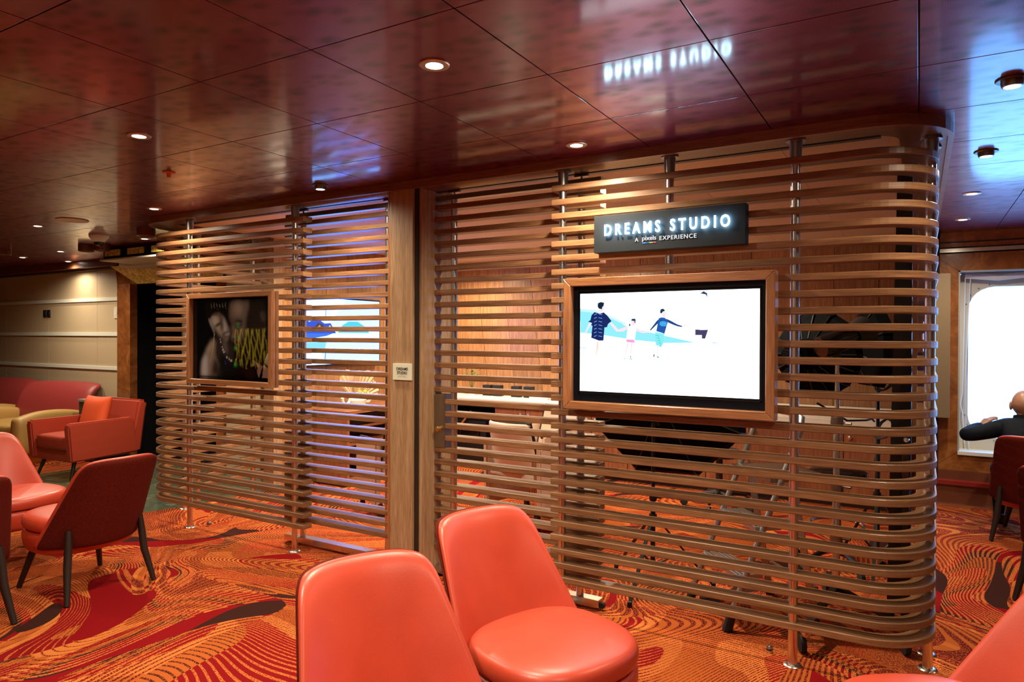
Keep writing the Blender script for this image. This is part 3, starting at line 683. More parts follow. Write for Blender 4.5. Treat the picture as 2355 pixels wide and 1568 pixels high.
fam = [([(0, 0), (1, 0), (1, 1), (0, 1)], (.92, .97, 1)), ([(.3, .0), (1, 0), (1, .95), (.45, .9)], (1, 1, 1)), ([(0, 0), (1, 0), (1, .55), (.6, .5), (0, .6)], (1, 1, 1)),
([(0,.85),(.1,.83),(.2,.76),(.3,.68),(.0,.72)], (.62,.97,1)),
([(0.001, 0.82), (0.065, 0.808), (0.202, 0.734), (0.302, 0.653), (0.426, 0.602), (0.676, 0.506), (0.509, 0.5), (0.328, 0.528), (0.15, 0.574), (0.001, 0.602)], (.30, .89, 1)),
([(0.0, 0.45), (0.04, 0.448), (0.035, 0.44), (0, .442)], (.3, .85, .9)), ([(0.078, .325), (.14, .325), (.14, .32), (.078, .32)], (.8, 1, 1)),
([(0.077, 0.542), (0.103, 0.522), (0.097, 0.425), (0.077, 0.366), (0.072, 0.35), (0.076, 0.431)], sk2), ([(0.105, 0.518), (0.118, 0.512), (0.116, 0.447), (0.107, 0.393), (0.098, 0.344), (0.096, 0.356), (0.101, 0.425)], (1, .78, .66)),
([(0.057, 0.703), (0.074, 0.697), (0.043, 0.61), (0.03, 0.58), (0.026, 0.588)], skin), ([(0.184, 0.689), (0.195, 0.709), (0.235, 0.635), (0.24, 0.615), (0.225, 0.611)], skin), ([(.132, .80), (.115, .80), (.115, .85), (.15, .88), (.152, .84)], skin),
([(0.072, 0.778), (0.09, 0.81), (0.125, 0.792), (0.148, 0.808), (0.174, 0.764), (0.195, 0.717), (0.174, 0.689), (0.168, 0.657), (0.152, 0.653), (0.147, 0.52), (0.119, 0.518), (0.07, 0.548), (0.078, 0.669), (0.07, 0.679), (0.075, 0.701), (0.051, 0.713), (0.065, 0.728)], (.004, .02, .13)),
([(0.109, 0.867), (0.111, 0.901), (0.128, 0.913), (0.15, 0.905), (0.148, 0.877), (0.139, 0.861), (0.135, 0.837), (0.115, 0.849)], (.0, .02, .05)),
([(0.293, 0.647), (0.308, 0.665), (0.332, 0.661), (0.343, 0.641), (0.334, 0.53), (0.284, 0.538)], (1, .97, .98)), ([(0.238, 0.633), (0.292, 0.667), (0.294, 0.641), (0.263, 0.61), (0.238, 0.611)], skin), ([(0.343, 0.653), (0.384, 0.611), (0.419, 0.619), (0.421, 0.6), (0.378, 0.596), (0.341, 0.619)], skin),
([(0.312, 0.721), (0.333, 0.715), (.334, .675), (.322, .665), (.312, .69)], skin), ([(0.312, 0.721), (0.316, 0.738), (0.334, 0.742), (0.34, 0.73), (0.338, 0.693), (0.333, 0.693), (0.332, 0.715)], (.03, .06, .14)), ([(0.299, 0.683), (0.305, 0.695), (0.311, 0.671), (0.302, 0.663)], (.02, .08, .14)),
([(0.285, 0.536), (0.332, 0.53), (0.336, 0.5), (0.285, 0.506)], (1, .38, .75)), ([(0.289, 0.504), (0.301, 0.504), (0.292, 0.435), (0.28, 0.362), (0.275, 0.366), (0.283, 0.435)], skin), ([(0.311, 0.502), (0.324, 0.502), (0.318, 0.437), (0.313, 0.358), (0.308, 0.358)], skin),
([(0.271, 0.346), (0.282, 0.346), (0.282, 0.336), (0.271, 0.338)], (.15, .55, .75)), ([(0.305, 0.344), (0.322, 0.344), (0.321, 0.332), (0.304, 0.334)], (.15, .6, .8)), ([(.308,.37),(.313,.368),(.314,.35),(.308,.35)], (.05,.1,.3)),
([(0.494, 0.804), (0.508, 0.814), (0.515, 0.788), (0.509, 0.758), (0.507, 0.74), (0.492, 0.748), (0.489, 0.784)], skin), ([(0.479, 0.804), (0.482, 0.828), (0.496, 0.835), (0.509, 0.814), (0.494, 0.804), (0.489, 0.786), (0.48, 0.79)], (.0, .035, .07)),
([(0.475, 0.738), (0.466, 0.687), (0.426, 0.619), (0.421, 0.627), (0.459, 0.713)], (.01, .07, .25)), ([(0.513, 0.738), (0.539, 0.717), (0.576, 0.681), (0.603, 0.665), (0.602, 0.653), (0.576, 0.661), (0.554, 0.675), (0.525, 0.697)], (.01, .07, .25)), ([(.603, .668), (.625, .685), (.63, .675), (.604, .655)], skin),
([(0.472, 0.74), (0.486, 0.75), (0.509, 0.742), (0.525, 0.711), (0.505, 0.59), (0.458, 0.615), (0.466, 0.687)], (.01, .10, .42)), ([(0.479, 0.705), (0.498, 0.713), (0.518, 0.703), (0.515, 0.663), (0.489, 0.663), (0.477, 0.677)], (.05, .42, .85)),
([(0.453, 0.61), (0.505, 0.59), (0.499, 0.493), (0.482, 0.453), (0.474, 0.475), (0.457, 0.475), (0.451, 0.558)], (.25, .88, .90)), ([(0.464, 0.475), (0.472, 0.475), (0.469, 0.378), (0.465, 0.374)], skin), ([(0.441, 0.364), (0.446, 0.397), (0.451, 0.388), (0.448, 0.362)], (.01, .1, .16)), ([(0.462, 0.368), (0.469, 0.376), (0.476, 0.356), (0.469, 0.352)], (.1, .4, .6)),
([(0.7, 0.962), (0.71, 0.964), (0.728, 0.956), (0.734, 0.927), (0.725, 0.879), (0.712, 0.881), (0.7, 0.913)], (1, .93, .97)), ([(0.697, 0.968), (0.716, 0.992), (0.736, 0.97), (0.735, 0.927), (0.728, 0.958), (0.71, 0.966)], (.03, .06, .14)),
([(0.697, 0.851), (0.712, 0.879), (0.731, 0.877), (0.764, 0.81), (0.773, 0.734), (0.743, 0.633), (0.673, 0.637), (0.681, 0.762)], (.97, .98, 1)), ([(0.673, 0.633), (0.706, 0.627), (0.741, 0.629), (0.726, 0.544), (0.708, 0.544), (0.708, 0.578), (0.673, 0.578)], (.06, .05, .14)), ([(0.687, 0.542), (0.702, 0.542), (0.7, 0.362), (0.693, 0.358)], (.9, .93, 1)), ([(.765,.52),(.79,.51),(.80,.50),(.76,.495)], (.75,.92,.98))]
for k in range(7):   # bars on the mother's dress
    y = .785 - k * .037; fam.append(([(.09, y), (.107, y + .012), (.107, y + .007), (.091, y - .006)], (.25, .45, .95))); fam.append(([(.118, y + .008), (.14, y), (.14, y - .006), (.118, y + .003)], (.2, .4, .9)))
for k in range(5): fam.append(([(.455 + k * .006, .58 - k * .024), (.478 + k * .003, .570 - k * .024), (.478 + k * .003, .565 - k * .024), (.455 + k * .006, .576 - k * .024)], (.03, .45, .75)))
picture('screen_image', .8975, .5045, fam, M['screen'], tv, (-1.522, 3.2885, 1.2135), mult=3.4)

# framed portrait on the left screen
pt = thing('framed_portrait', 'framed dark portrait print of a smiling couple on the left slat screen', 'picture')
framed(pt, -4.787, -3.845, 1.132, 1.806, .036, 3.262, 3.327, M['frame'])
bm = B(); box(bm, -4.752, -3.880, 3.300, 3.326, 1.166, 1.772); link('backing_board', bm, M['blackcloth'], pt)
P0 = (-4.787, 3.2985, 1.132)
blk = (.005, .005, .005)
por = [([(.04, .05), (.963, .05), (.963, .95), (.04, .95)], blk, 0),
 ([(0.663, 0.909), (0.864, 0.913), (0.9, 0.787), (0.886, 0.563), (0.856, 0.353), (0.754, 0.28), (0.603, 0.29), (0.572, 0.433), (0.603, 0.476), (0.641, 0.663), (0.679, 0.777)], (.018, .013, .010), 3),
 ([(.30, .09), (.32, .34), (.53, .25), (.78, .28), (.85, .1)], (.012, .011, .010), 3),
 ([(0.312, 0.57), (0.369, 0.504), (0.448, 0.49), (0.51, 0.469), (0.542, 0.418), (0.526, 0.251), (0.464, 0.271), (0.4, 0.358), (0.352, 0.268), (0.32, 0.341)], (.035, .028, .024), 3),
 ([(.395, .50), (.44, .49), (.46, .36), (.43, .33), (.41, .40)], (.14, .12, .11), 3),
 ([(0.135, 0.088), (0.144, 0.247), (0.197, 0.368), (0.287, 0.51), (0.32, 0.467), (0.312, 0.341), (0.352, 0.225), (0.33, 0.094)], (.20, .165, .135), 2),
 ([(0.137, 0.092), (0.148, 0.247), (0.19, 0.34), (0.22, 0.30), (.215, .20), (.22, .092)], (.58, .51, .42), 3),
 ([(.19, .36), (.27, .49), (.29, .45), (.24, .36)], (.34, .28, .23), 3),
 ([(0.265, 0.094), (0.275, 0.207), (0.312, 0.304), (0.352, 0.225), (0.384, 0.093)], (.035, .028, .024), 3),
 ([(.13, .083), (.40, .083), (.40, .091), (.13, .091)], blk, 0),
 # woman
 ([(0.246, 0.792), (0.352, 0.805), (0.416, 0.746), (0.448, 0.665), (0.492, 0.606), (0.49, 0.548), (0.448, 0.490), (0.4, 0.515), (0.327, 0.599), (0.279, 0.651), (0.243, 0.726)], (.17, .13, .10), 2),
 ([(0.262, 0.745), (0.33, 0.76), (0.365, 0.70), (0.37, 0.62), (0.40, 0.55), (0.38, 0.535), (0.33, 0.60), (0.285, 0.66), (.258, .71)], (.40, .33, .25), 3),
 ([(.275, .72), (.32, .74), (.345, .70), (.32, .665), (.285, .68)], (.52, .44, .34), 3),
 ([(.26, .765), (.30, .785), (.35, .78), (.38, .755), (.35, .765), (.30, .768)], (.03, .022, .018), 1),
 ([(0.395, 0.745), (0.42, 0.72), (0.450, 0.64), (0.452, 0.585), (0.425, 0.565), (0.405, 0.58), (0.405, 0.65)], (.50, .43, .36), 2),
 ([(.375, .74), (.393, .73), (.40, .64), (.39, .58), (.375, .66)], (.06, .045, .036), 2),
 ([(.41, .572), (.445, .578), (.45, .565), (.42, .560)], (.03, .02, .018), 1),
 ([(0.297, 0.642), (0.325, 0.668), (0.372, 0.688), (0.378, 0.668), (0.348, 0.648), (.315, .637)], (.008, .007, .006), 1),
 ([(0.395, 0.553), (0.425, 0.568), (0.455, 0.582), (0.493, 0.588), (0.485, 0.545), (0.45, 0.522), (0.42, 0.525)], (.05, .025, .022), 1),
 ([(0.41, 0.549), (0.445, 0.566), (0.485, 0.574), (0.478, 0.550), (0.445, 0.536)], (.62, .58, .52), 1),
 ([(.40, .515), (.44, .505), (.47, .525), (.46, .495), (.43, .488)], (.28, .23, .19), 2),
 ([(0.176, 0.838), (0.206, 0.921), (0.478, 0.919), (0.482, 0.766), (0.455, 0.71), (0.42, 0.765), (0.36, 0.805), (0.29, 0.785), (0.25, 0.74), (0.236, 0.70), (0.21, 0.74)], (.010, .009, .008), 1),
 ([(0.226, 0.730), (0.245, 0.722), (0.27, 0.655), (0.308, 0.575), (0.298, 0.572), (0.268, 0.63), (.24, .69)], (.55, .49, .41), 1),
 # man
 ([(0.487, 0.904), (0.572, 0.919), (0.70, 0.909), (0.70, 0.826), (0.68, 0.763), (0.665, 0.663), (0.65, 0.578), (0.62, 0.476), (0.572, 0.433), (0.542, 0.448), (0.552, 0.476), (0.498, 0.49), (0.517, 0.578), (0.503, 0.665), (0.478, 0.723), (0.478, 0.817)], (.11, .082, .066), 2),
 ([(.50, .88), (.58, .90), (.63, .86), (.62, .77), (.56, .73), (.50, .75)], (.24, .185, .15), 4), ([(.60, .63), (.66, .66), (.66, .56), (.61, .50), (.585, .55)], (.15, .115, .095), 3),
 ([(.53, .70), (.575, .715), (.63, .70), (.62, .675), (.57, .69)], (.018, .014, .012), 1),
 ([(.545, .682), (.58, .688), (.612, .662), (.60, .645), (.56, .655)], (.17, .135, .115), 2), ([(.55, .655), (.585, .648), (.625, .668), (.62, .655), (.585, .638), (.555, .642)], (.010, .008, .007), 0),
 ([(0.505, 0.655), (0.525, 0.64), (0.545, 0.555), (0.535, 0.505), (0.508, 0.50), (0.505, 0.53), (.522, .58)], (.22, .18, .15), 2), ([(.51, .51), (.545, .515), (.55, .495), (.525, .487)], (.02, .015, .013), 1),
 ([(.548, .472), (.58, .484), (.607, .478), (.60, .462), (.565, .455)], (.10, .06, .055), 1), ([(.55, .462), (.60, .468), (.60, .463), (.552, .456)], (.008, .006, .005), 0),
 ([(0.834, 0.795), (0.871, 0.78), (0.882, 0.725), (0.864, 0.69), (0.842, 0.725)], (.075, .052, .043), 2), ([(.85, .77), (.868, .76), (.872, .73), (.858, .735)], (.02, .014, .012), 1),
 # clothes, necklace, earring
 ([(0.747, 0.283), (0.856, 0.22), (0.816, 0.091)], (.40, .34, .32), 0), ([(0.943, 0.421), (0.942, 0.097), (0.85, 0.093), (0.864, 0.22), (0.9, 0.334)], (.42, .36, .34), 0), ([(0.875, 0.256), (0.943, 0.195), (0.943, 0.178), (0.871, 0.235)], (.01, .01, .01), 0), ([(.775, .27), (.80, .20), (.79, .14), (.782, .20)], (.02, .02, .02), 0),
 ([(.61, .19), (.74, .21), (.79, .10), (.70, .09)], (.035, .022, .014), 4)]
nk = [(.370, .50), (.376, .472), (.382, .445), (.392, .418), (.402, .39), (.415, .362), (.43, .335), (.45, .305), (.475, .285), (.50, .27), (.525, .262)]
for i, (x, z) in enumerate(nk):
    q = .011 if i in (6, 7, 9) else .007; por.append(([(x - q, z - .012), (x + q, z - .012), (x + q, z + .010), (x - q, z + .010)], (.62, .57, .52) if i % 4 != 2 else (.03, .03, .03), 0))
por += [([(.296, .57), (.304, .57), (.292, .415), (.252, .243), (.247, .243), (.280, .415)], (.34, .30, .16), 0), ([(.425, .262), (.435, .262), (.44, .225), (.43, .222)], (.02, .04, .40), 0)]
for x, z in ((.58, .655), (.55, .405), (.552, .225), (.565, .52)): por.append(([(x - .016, z - .016), (x + .014, z - .018), (x + .018, z + .01), (x, z + .018), (x - .016, z + .012)], (.02, .36, .08) if z != .52 else (.05, .16, .08), 1))
for k in range(6): por.append(([(.255 + k * .034, .890 - (k % 2) * .02), (.262 + k * .034, .90), (.270 + k * .034, .85 - (k % 3) * .012), (.265 + k * .034, .845)], (.20, .18, .14), 0))
por = [(p_, tuple(min(.95, q * 2.6) for q in c_), r_) for p_, c_, r_ in por]
soft_print('print', .947, .668, por, M['print'], pt, P0)
bm = B(); v = [bm.verts.new((x, 3.2965, z)) for x, z in ((-4.751, 1.168), (-3.881, 1.168), (-3.881, 1.770), (-4.751, 1.770))]; bm.faces.new(v); link('print_glass', bm, M['glass'], pt)
# ------------------------------------------------------------------ lamps in the ceilings
def downlight(x, y, label, tilt=False, power=1.0, inside=False):
    t = thing('ceiling_downlight', label, 'downlight', (x, y, CZ if not inside else CZ - .012))
    bm = B(); lathe(bm, [(.030, -.001), (.031, -.006), (.050, -.006), (.053, -.003), (.053, .004)], seg=24); link('lamp_ring', bm, M['trim_dark'] if tilt else M['trim_ring'], t, True)
    bm = B()
    if tilt:
        lathe(bm, [(.034, .0), (.036, -.012), (.033, -.026), (.027, -.027), (.026, -.02)], seg=20); link('eyeball', bm, M['steel_d'], t, True)
        bm = B(); lathe(bm, [(.0255, -.0235), (.018, -.0265), (.002, -.0275)], seg=16)
    else:
        lathe(bm, [(.0295, -.004), (.020, -.0065), (.002, -.0075)], seg=16)
    link('lens', bm, M['glow_in'] if inside else M['glow'], t, True)
    ld = bpy.data.lights.new('lamp', 'SPOT'); lo = bpy.data.objects.new('lamp', ld); C.objects.link(lo); lo.parent = t
    lo.location = (0, 0, -.036); ld.energy = (STUDIO_W if inside else LOUNGE_W) * power; ld.color = WARM2 if inside else WARM
    ld.spot_size = math.radians(165); ld.spot_blend = 1.0; ld.shadow_soft_size = .028
    return t
for x, y, lab, ti, pw in (
    (-1.44, 1.915, 'round ceiling downlight nearest the camera on the red ceiling before the lit sign', 0, 1.35),
    (-3.15, 1.905, 'round ceiling downlight in the dark ceiling above the dark rust chairs', 0, 1.0),
    (-1.44, 3.06, 'round ceiling downlight close above the slats left of the lit sign', 0, 1.1),
    (-3.21, 3.10, 'swivelling ceiling downlight with blue glints around it near the left slat door', 1, 1.0),
    (-4.87, 3.06, 'round ceiling downlight just in front of the left slat screen', 0, .9),
    (-6.52, 3.05, 'round ceiling downlight to the left of the flat round ceiling grille', 0, .65),
    (-6.47, 3.97, 'small ceiling downlight under the dark cylinder lamp beside the air curtain', 0, 1.7),
    (-8.29, 4.11, 'far ceiling downlight before the beige panelled wall', 0, .7),
    (-9.34, 4.20, 'leftmost small far ceiling downlight near the cornice', 0, .8),
    (-9.34, 4.72, 'farthest tiny downlight against the brown cornice', 0, .35),
    (.286, 3.07, 'large tilted ceiling downlight in the blue-lit ceiling at the right edge', 1, .6),
    (.286, 4.19, 'swivelling ceiling downlight in the blue-lit ceiling, second from the right edge', 1, .9),
    (.292, 5.36, 'flat ceiling downlight in the blue-lit ceiling, third towards the window', 0, .9),
    (.295, 6.50, 'small ceiling downlight nearest the burl cornice above the ship window', 0, .9)):
    downlight(x, y, lab, ti, pw)
for x, y, lab in ((-1.44, .77, 'added ceiling downlight behind the camera over the coral chairs'), (.29, 1.0, 'added ceiling downlight behind the camera over the chair at the right'), (-.6, -.6, 'added ceiling downlight far behind the camera in the lounge'), (-4.87, 1.9, 'ceiling downlight out of frame over the dark rust chairs'), (2.6, 4.2, 'ceiling downlight out to the right over the window chairs'), (-3.6, -2.9, 'added fill downlight washing the rear wall at its left'), (-1.3, -2.9, 'added fill downlight washing the middle of the rear wall'), (1.2, -2.9, 'added fill downlight washing the rear wall at its right'), (-3.15, .77, 'added ceiling downlight behind the camera in the middle of the lounge')):  # unseen lamps; those behind the camera and at the rear wall added as fill
    downlight(x, y, lab, 0, .9 if y < -2 else {-1.44: 1.4, -3.15: .35, -4.87: .4}.get(x, .6))
for x, y, lab in ((-1.30, 3.87, 'studio downlight seen through the slats above the lit sign'), (-2.86, 4.88, 'studio downlight seen between slats right of the wooden column'), (-4.40, 4.86, 'studio downlight seen through the left slat door above the studio screen'), (-4.40, 3.84, 'studio downlight behind the slats above the couple portrait'),
                  (-2.86, 6.55, 'studio downlight near the back wall over the counter'), (-4.6, 6.6, 'studio downlight in the far left studio corner')):
    downlight(x, y, lab, 0, 1.0 if y < 6 else 1.1, True)

# other ceiling fittings
g = thing('ceiling_grille', 'flat round ceiling loudspeaker grille on the dark left ceiling', 'grille', (-5.95, 3.04, CZ))
bm = B(); lathe(bm, [(.115, .001), (.118, -.004), (.112, -.007), (.10, -.005), (.002, -.004)], seg=28); link('grille_disc', bm, M['cream'], g, True)
g = thing('dome_camera', 'white dome camera hanging from the dark left ceiling', 'camera', (-6.66, 3.64, CZ))
bm = B(); lathe(bm, [(.085, 0), (.085, -.014), (.07, -.035), (.045, -.06), (.04, -.062)], seg=24); link('camera_body', bm, M['whitep'], g, True)
bm = B(); lathe(bm, [(.042, -.055), (.040, -.072), (.03, -.088), (.012, -.096), (.001, -.097)], seg=20); link('camera_dome', bm, M['gloss'], g, True)
for x, y, lab in ((-5.88, 3.62, 'brown cylinder lamp under the ceiling beside the left screen corner'), (-7.30, 4.02, 'brown cylinder lamp overlapping the end of the air curtain'), (-7.52, 3.98, 'brown cylinder lamp left of the air curtain, just behind its twin'), (-8.65, 3.70, 'brown cylinder lamp at the left edge of the photo under the ceiling')):
    g = thing('cylinder_lamp', lab, 'lamp', (x, y, CZ), 0)
    bm = B(); lathe(bm, [(.075, 0), (.075, -.062), (.068, -.065), (.058, -.05), (.002, -.048)], seg=24); link('lamp_body', bm, M['brownledge'], g, True)
g = thing('sprinkler', 'small orange sprinkler rose in the dark red ceiling', 'sprinkler', (-3.71, 2.42, CZ))
bm = B(); lathe(bm, [(.035, 0), (.034, -.006), (.012, -.008), (.010, -.03), (.002, -.031)], seg=14); link('rose', bm, plain('orange paint', (.6, .12, .02), .5), g, True)
g = thing('sprinkler', 'studio sprinkler rose seen between slats beside the steel pole', 'sprinkler', (-3.02, 4.35, CZ - .012))
bm = B(); lathe(bm, [(.035, 0), (.034, -.006), (.012, -.008), (.010, -.03), (.002, -.031)], seg=14); link('rose', bm, M['steel'], g, True)
g = thing('smoke_detector', 'flat white detector on the studio ceiling behind the slats', 'detector', (-2.05, 4.1, CZ - .012))
bm = B(); lathe(bm, [(.055, 0), (.055, -.012), (.045, -.022), (.002, -.024)], seg=20); link('detector_body', bm, M['whitep'], g, True)
g = thing('air_curtain', 'long dark air curtain with a cream base above the stone portal', 'air curtain')
bm = B(); box(bm, -7.60, -6.35, 4.20, 4.52, 2.305, CZ - .001, .004); link('casing', bm, M['grille'], g)
bm = B(); box(bm, -7.62, -6.33, 4.17, 4.54, 2.288, 2.306, .003); link('lip', bm, M['cream'], g)
for i in range(10):
    bm = B(); box(bm, -7.58, -6.37, 4.190, 4.20, 2.312 + i * .0112, 2.317 + i * .0112); link('louvre', bm, M['gloss'], g)
for i in range(3):
    bm = B(); box(bm, -7.55 + i * .42, -7.27 + i * .42, 4.185, 4.203, 2.335, 2.40); link('inner_panel', bm, M['goldstone'], g)
bm = B(); box(bm, -7.9, -6.3, 4.54, 4.84, 2.272, 2.36, .003); link('duct', bm, M['cream'], g)
for x, lab in ((-10.333, 'left one of the two dark wall switches on the beige wall'), (-10.235, 'right one of the two dark wall switches on the beige wall')):
    g = thing('wall_switch', lab, 'switch', (x, 4.93, 1.782)); bm = B(); box(bm, -.045, .045, -.012, 0, -.05, .05, .003); pl = link('switch_plate', bm, M['steel_d'], g)
    bm = B(); box(bm, -.02, .02, -.016, -.011, -.025, .025, .002); link('rocker', bm, M['black'], pl)
g = thing('wall_switch', 'small pale switch on the beige wall beside the stone portal', 'switch', (-8.63, 4.93, 1.77)); bm = B(); box(bm, -.04, .04, -.012, 0, -.07, .07, .003); pl = link('switch_plate', bm, M['cream'], g)
bm = B(); box(bm, -.012, .012, -.016, -.011, -.03, .03, .002); link('rocker', bm, M['whitep'], pl)

# gold foil fringe hung in the lounge behind the camera's left: it is what glints in the portrait's glass
ff = thing('foil_fringe', 'gold foil fringe out of frame, mirrored as gold streaks in the portrait glass', 'decoration', (-8.2, 0, 0))
bm = B(); tube(bm, [(-.36, 0, 1.60), (.36, 0, 1.60)], .010, 8); link('rod', bm, M['brass'], ff, True)
for s in (-.3, .3): bm = B(); tube(bm, [(s, 0, 1.60), (s, 0, CZ)], .003, 5); link('wire', bm, M['steel_d'], ff)
M['foil'] = plain('gold foil', (.95, .72, .05), .35, metal=.25)
for i in range(17):
    rnd = random.Random(i); x = -.32 + i * .04; bm = B(); ps = [(x + .01 * math.sin(q * 1.3 + i), .02 * math.sin(q * .9 + i * 2), 1.595 - q * (.06 + .014 * rnd.random())) for q in range(9)]
    tube(bm, ps, .01, 4, flat=(.012 + .016 * rnd.random(), .002)); link('foil_strip', bm, M['foil'], ff)
pl_ = thing('added_foil_spot', 'added small ceiling spot out of frame, brightening the gold foil fringe', 'lamp', (-7.75, .75, CZ))  # unseen spot added to make the foil bright enough to reflect
bm = B(); tube(bm, [(0, 0, 0), (0, 0, -.08), (-.06, -.09, -.16)], [.03, .03, .034], 12); link('lamp_body', bm, M['steel_d'], pl_, True)
ld = bpy.data.lights.new('lamp', 'SPOT'); lo = bpy.data.objects.new('lamp', ld); C.objects.link(lo); lo.parent = pl_; lo.location = (-.08, -.12, -.19); ld.energy = 520; ld.color = (1, .9, .7); ld.spot_size = math.radians(46); ld.spot_blend = .5; ld.shadow_soft_size = .03
lo.rotation_euler = Vector((-.37, -.63, -.93)).to_track_quat('-Z', 'Y').to_euler()
# ------------------------------------------------------------------ coral lounge chairs
def patch(fn, nu, nv):
    """closed pad from front(u,v) / back(u,v)"""
    bm = B(); G = []
    for side in (0, 1): G.append([[bm.verts.new(fn(-1 + 2 * i / nu, j / nv, side)) for i in range(nu + 1)] for j in range(nv + 1)])
    for s in (0, 1):
        for j in range(nv):
            for i in range(nu):
                q = (G[s][j][i], G[s][j][i + 1], G[s][j + 1][i + 1], G[s][j + 1][i]); bm.faces.new(q if s == 0 else q[::-1])
    for j in range(nv):
        for i in (0, nu): bm.faces.new((G[0][j][i], G[0][j + 1][i], G[1][j + 1][i], G[1][j][i]))
    for i in range(nu):
        for j in (0, nv): bm.faces.new((G[0][j][i], G[0][j][i + 1], G[1][j][i + 1], G[1][j][i]))
    return bm
def chair_pt(u, t, d):
    w = .305 - .085 * t - .006 * t * t
    q = max(0, (t - .86) / .14); w *= 1 - .085 * q ** 3
    z = .285 + .525 * t - .022 * (abs(u) ** 5) * q
    x = -.215 - .205 * t + (.16 * (1 - t) + .05) * abs(u) ** 2.2
    return Vector((x - d, w * u, z))
def ring_pad(levels, n=28, e=2.6):
    """stack of rounded outlines: (scale, z)"""
    bm = B(); rs = []
    for s, z in levels:
        ring = []
        for i in range(n):
            a = 2 * PI * i / n; c2, s2 = math.cos(a), math.sin(a)
            x = math.copysign(abs(c2) ** (2 / e), c2) * .285 * s; y = math.copysign(abs(s2) ** (2 / e), s2) * .285 * s
            if x < 0: x *= .86
            ring.append(bm.verts.new((x + .015, y, z)))
        rs.append(ring)
    for a, b2 in zip(rs, rs[1:]):
        for i in range(n): bm.faces.new((a[i], a[(i + 1) % n], b2[(i + 1) % n], b2[i]))
    bm.faces.new(rs[0]); bm.faces.new(rs[-1]); return bm
def make_chair(label):
    t = thing('lounge_chair', label, 'chair', group='coral lounge chairs')
    def front(u, v, s):
        k = 1 if s == 0 else 0
        ed = .012 * (abs(u) ** 6 + max(0, (v - .85) / .15) ** 3)
        return chair_pt(u * (.985 if s == 0 else 1), v * (.99 if s == 0 else 1), ed if s == 0 else .048)
    link('backrest', patch(front, 14, 12), M['leather'], t, True, sub=1)
    def shell(u, v, s): return chair_pt(u * (1.0 if s == 0 else .97), v * (.995 if s == 0 else .975), .049 if s == 0 else .072)
    link('shell', patch(shell, 14, 12), M['shell'], t, True, sub=1)
    link('seat_cushion', ring_pad([(.2, .462), (.6, .461), (.86, .456), (.96, .446), (1.0, .425), (1.0, .395), (.97, .375), (.9, .37)]), M['leather'], t, True, sub=1)
    link('seat_base', ring_pad([(.9, .372), (.975, .366), (1.0, .345), (.985, .29), (.93, .245), (.8, .235), (.2, .235)]), M['leather'], t, True, sub=1)
    for sx, sy in ((1, 1), (1, -1), (-1, 1), (-1, -1)):
        bm = B()
        if sx > 0: tube(bm, [(.16, sy * .17, .26), (.19, sy * .19, .2), (.245, sy * .235, .004)], [.02, .02, .0145], 10)
        else: tube(bm, [(-.245, sy * .205, .40), (-.255, sy * .212, .30), (-.262, sy * .22, .2), (-.315, sy * .25, .004)], [.016, .021, .021, .0145], 10)
        link('leg', bm, M['darkwood'], t, True)
    return t
ch = make_chair('coral lounge chair nearest the camera at bottom centre, only its back in view')
ch.location = (-1.12, 1.445, 0); ch.rotation_euler = (0, 0, math.radians(-26))
for x, y, a, lab in (
    (-1.12, 2.16, -21, 'coral leather lounge chair with its round seat in full view in front of the slats'),
    (.10, 2.25, 209, 'coral lounge chair cut off at the bottom right corner of the photo'),
    (-4.33, 2.27, 180, 'lounge chair with dark rust shell seen from behind, wholly in view at left'),
    (-4.36, 1.56, 172, 'dark rust lounge chair cut off by the left edge, its right half showing'),
    (-5.2, 2.28, 4, 'lounge chair with lit coral leather facing the two dark rust backs at left'),
    (.80, 4.34, 66, 'front one of the row of coral chairs by the window at right'),
    (.84, 5.03, 66, 'middle one of the row of coral chairs by the window at right'),
    (.99, 5.72, 64, 'rear one of the row of coral chairs, just in front of the seated man'),
    (.78, 6.42, 78, 'coral chair under the ship window with the bald man sitting in it')):
    dup(ch, (x, y, 0), math.radians(a), lab)
tb = thing('side_table', 'small round grey-topped table between the lounge chairs at left', 'table', (-4.86, 1.83, 0))
bm = B(); lathe(bm, [(.19, .40), (.20, .405), (.20, .42), (.19, .425), (.002, .425)], seg=28); link('table_top', bm, M['stonetop'], tb, True)
bm = B(); lathe(bm, [(.022, .01), (.022, .40)], seg=14); link('stem', bm, M['steel_d'], tb, True)
bm = B(); lathe(bm, [(.15, 0), (.15, .008), (.03, .02)], seg=24); link('foot', bm, M['steel_d'], tb, True)

# ------------------------------------------------------------------ velvet armchair, sofa, end table far left
ac = thing('armchair', 'orange velvet armchair on dark tapered legs near the stone portal', 'armchair', (-7.74, 4.08, 0), math.radians(273))
bm = B(); box(bm, -.30, .36, -.27, .27, .30, .46, .045); link('seat_cushion', bm, M['velvet'], ac, True, sub=1)
bm = B(); box(bm, -.32, .33, -.30, .30, .19, .31, .02); link('seat_frame', bm, M['velvet'], ac, True)
for s in (-1, 1):
    bm = B(); y0 = s * .335
    P = [(.36, .20), (.39, .56), (.37, .595), (-.30, .60), (-.36, .22)]
    a = [bm.verts.new((x, y0 - .045, z)) for x, z in P]; k = [bm.verts.new((x, y0 + .045, z)) for x, z in P]
    bm.faces.new(a); bm.faces.new(k[::-1])
    for i in range(5): bm.faces.new((a[i], k[i], k[(i + 1) % 5], a[(i + 1) % 5]))
    bmesh.ops.bevel(bm, geom=bm.edges[:], offset=.014, segments=2, affect='EDGES'); link('arm', bm, M['velvet'], ac, True)
bm = B(); P = [(-.26, .22), (-.38, .79), (-.48, .77), (-.40, .20)]
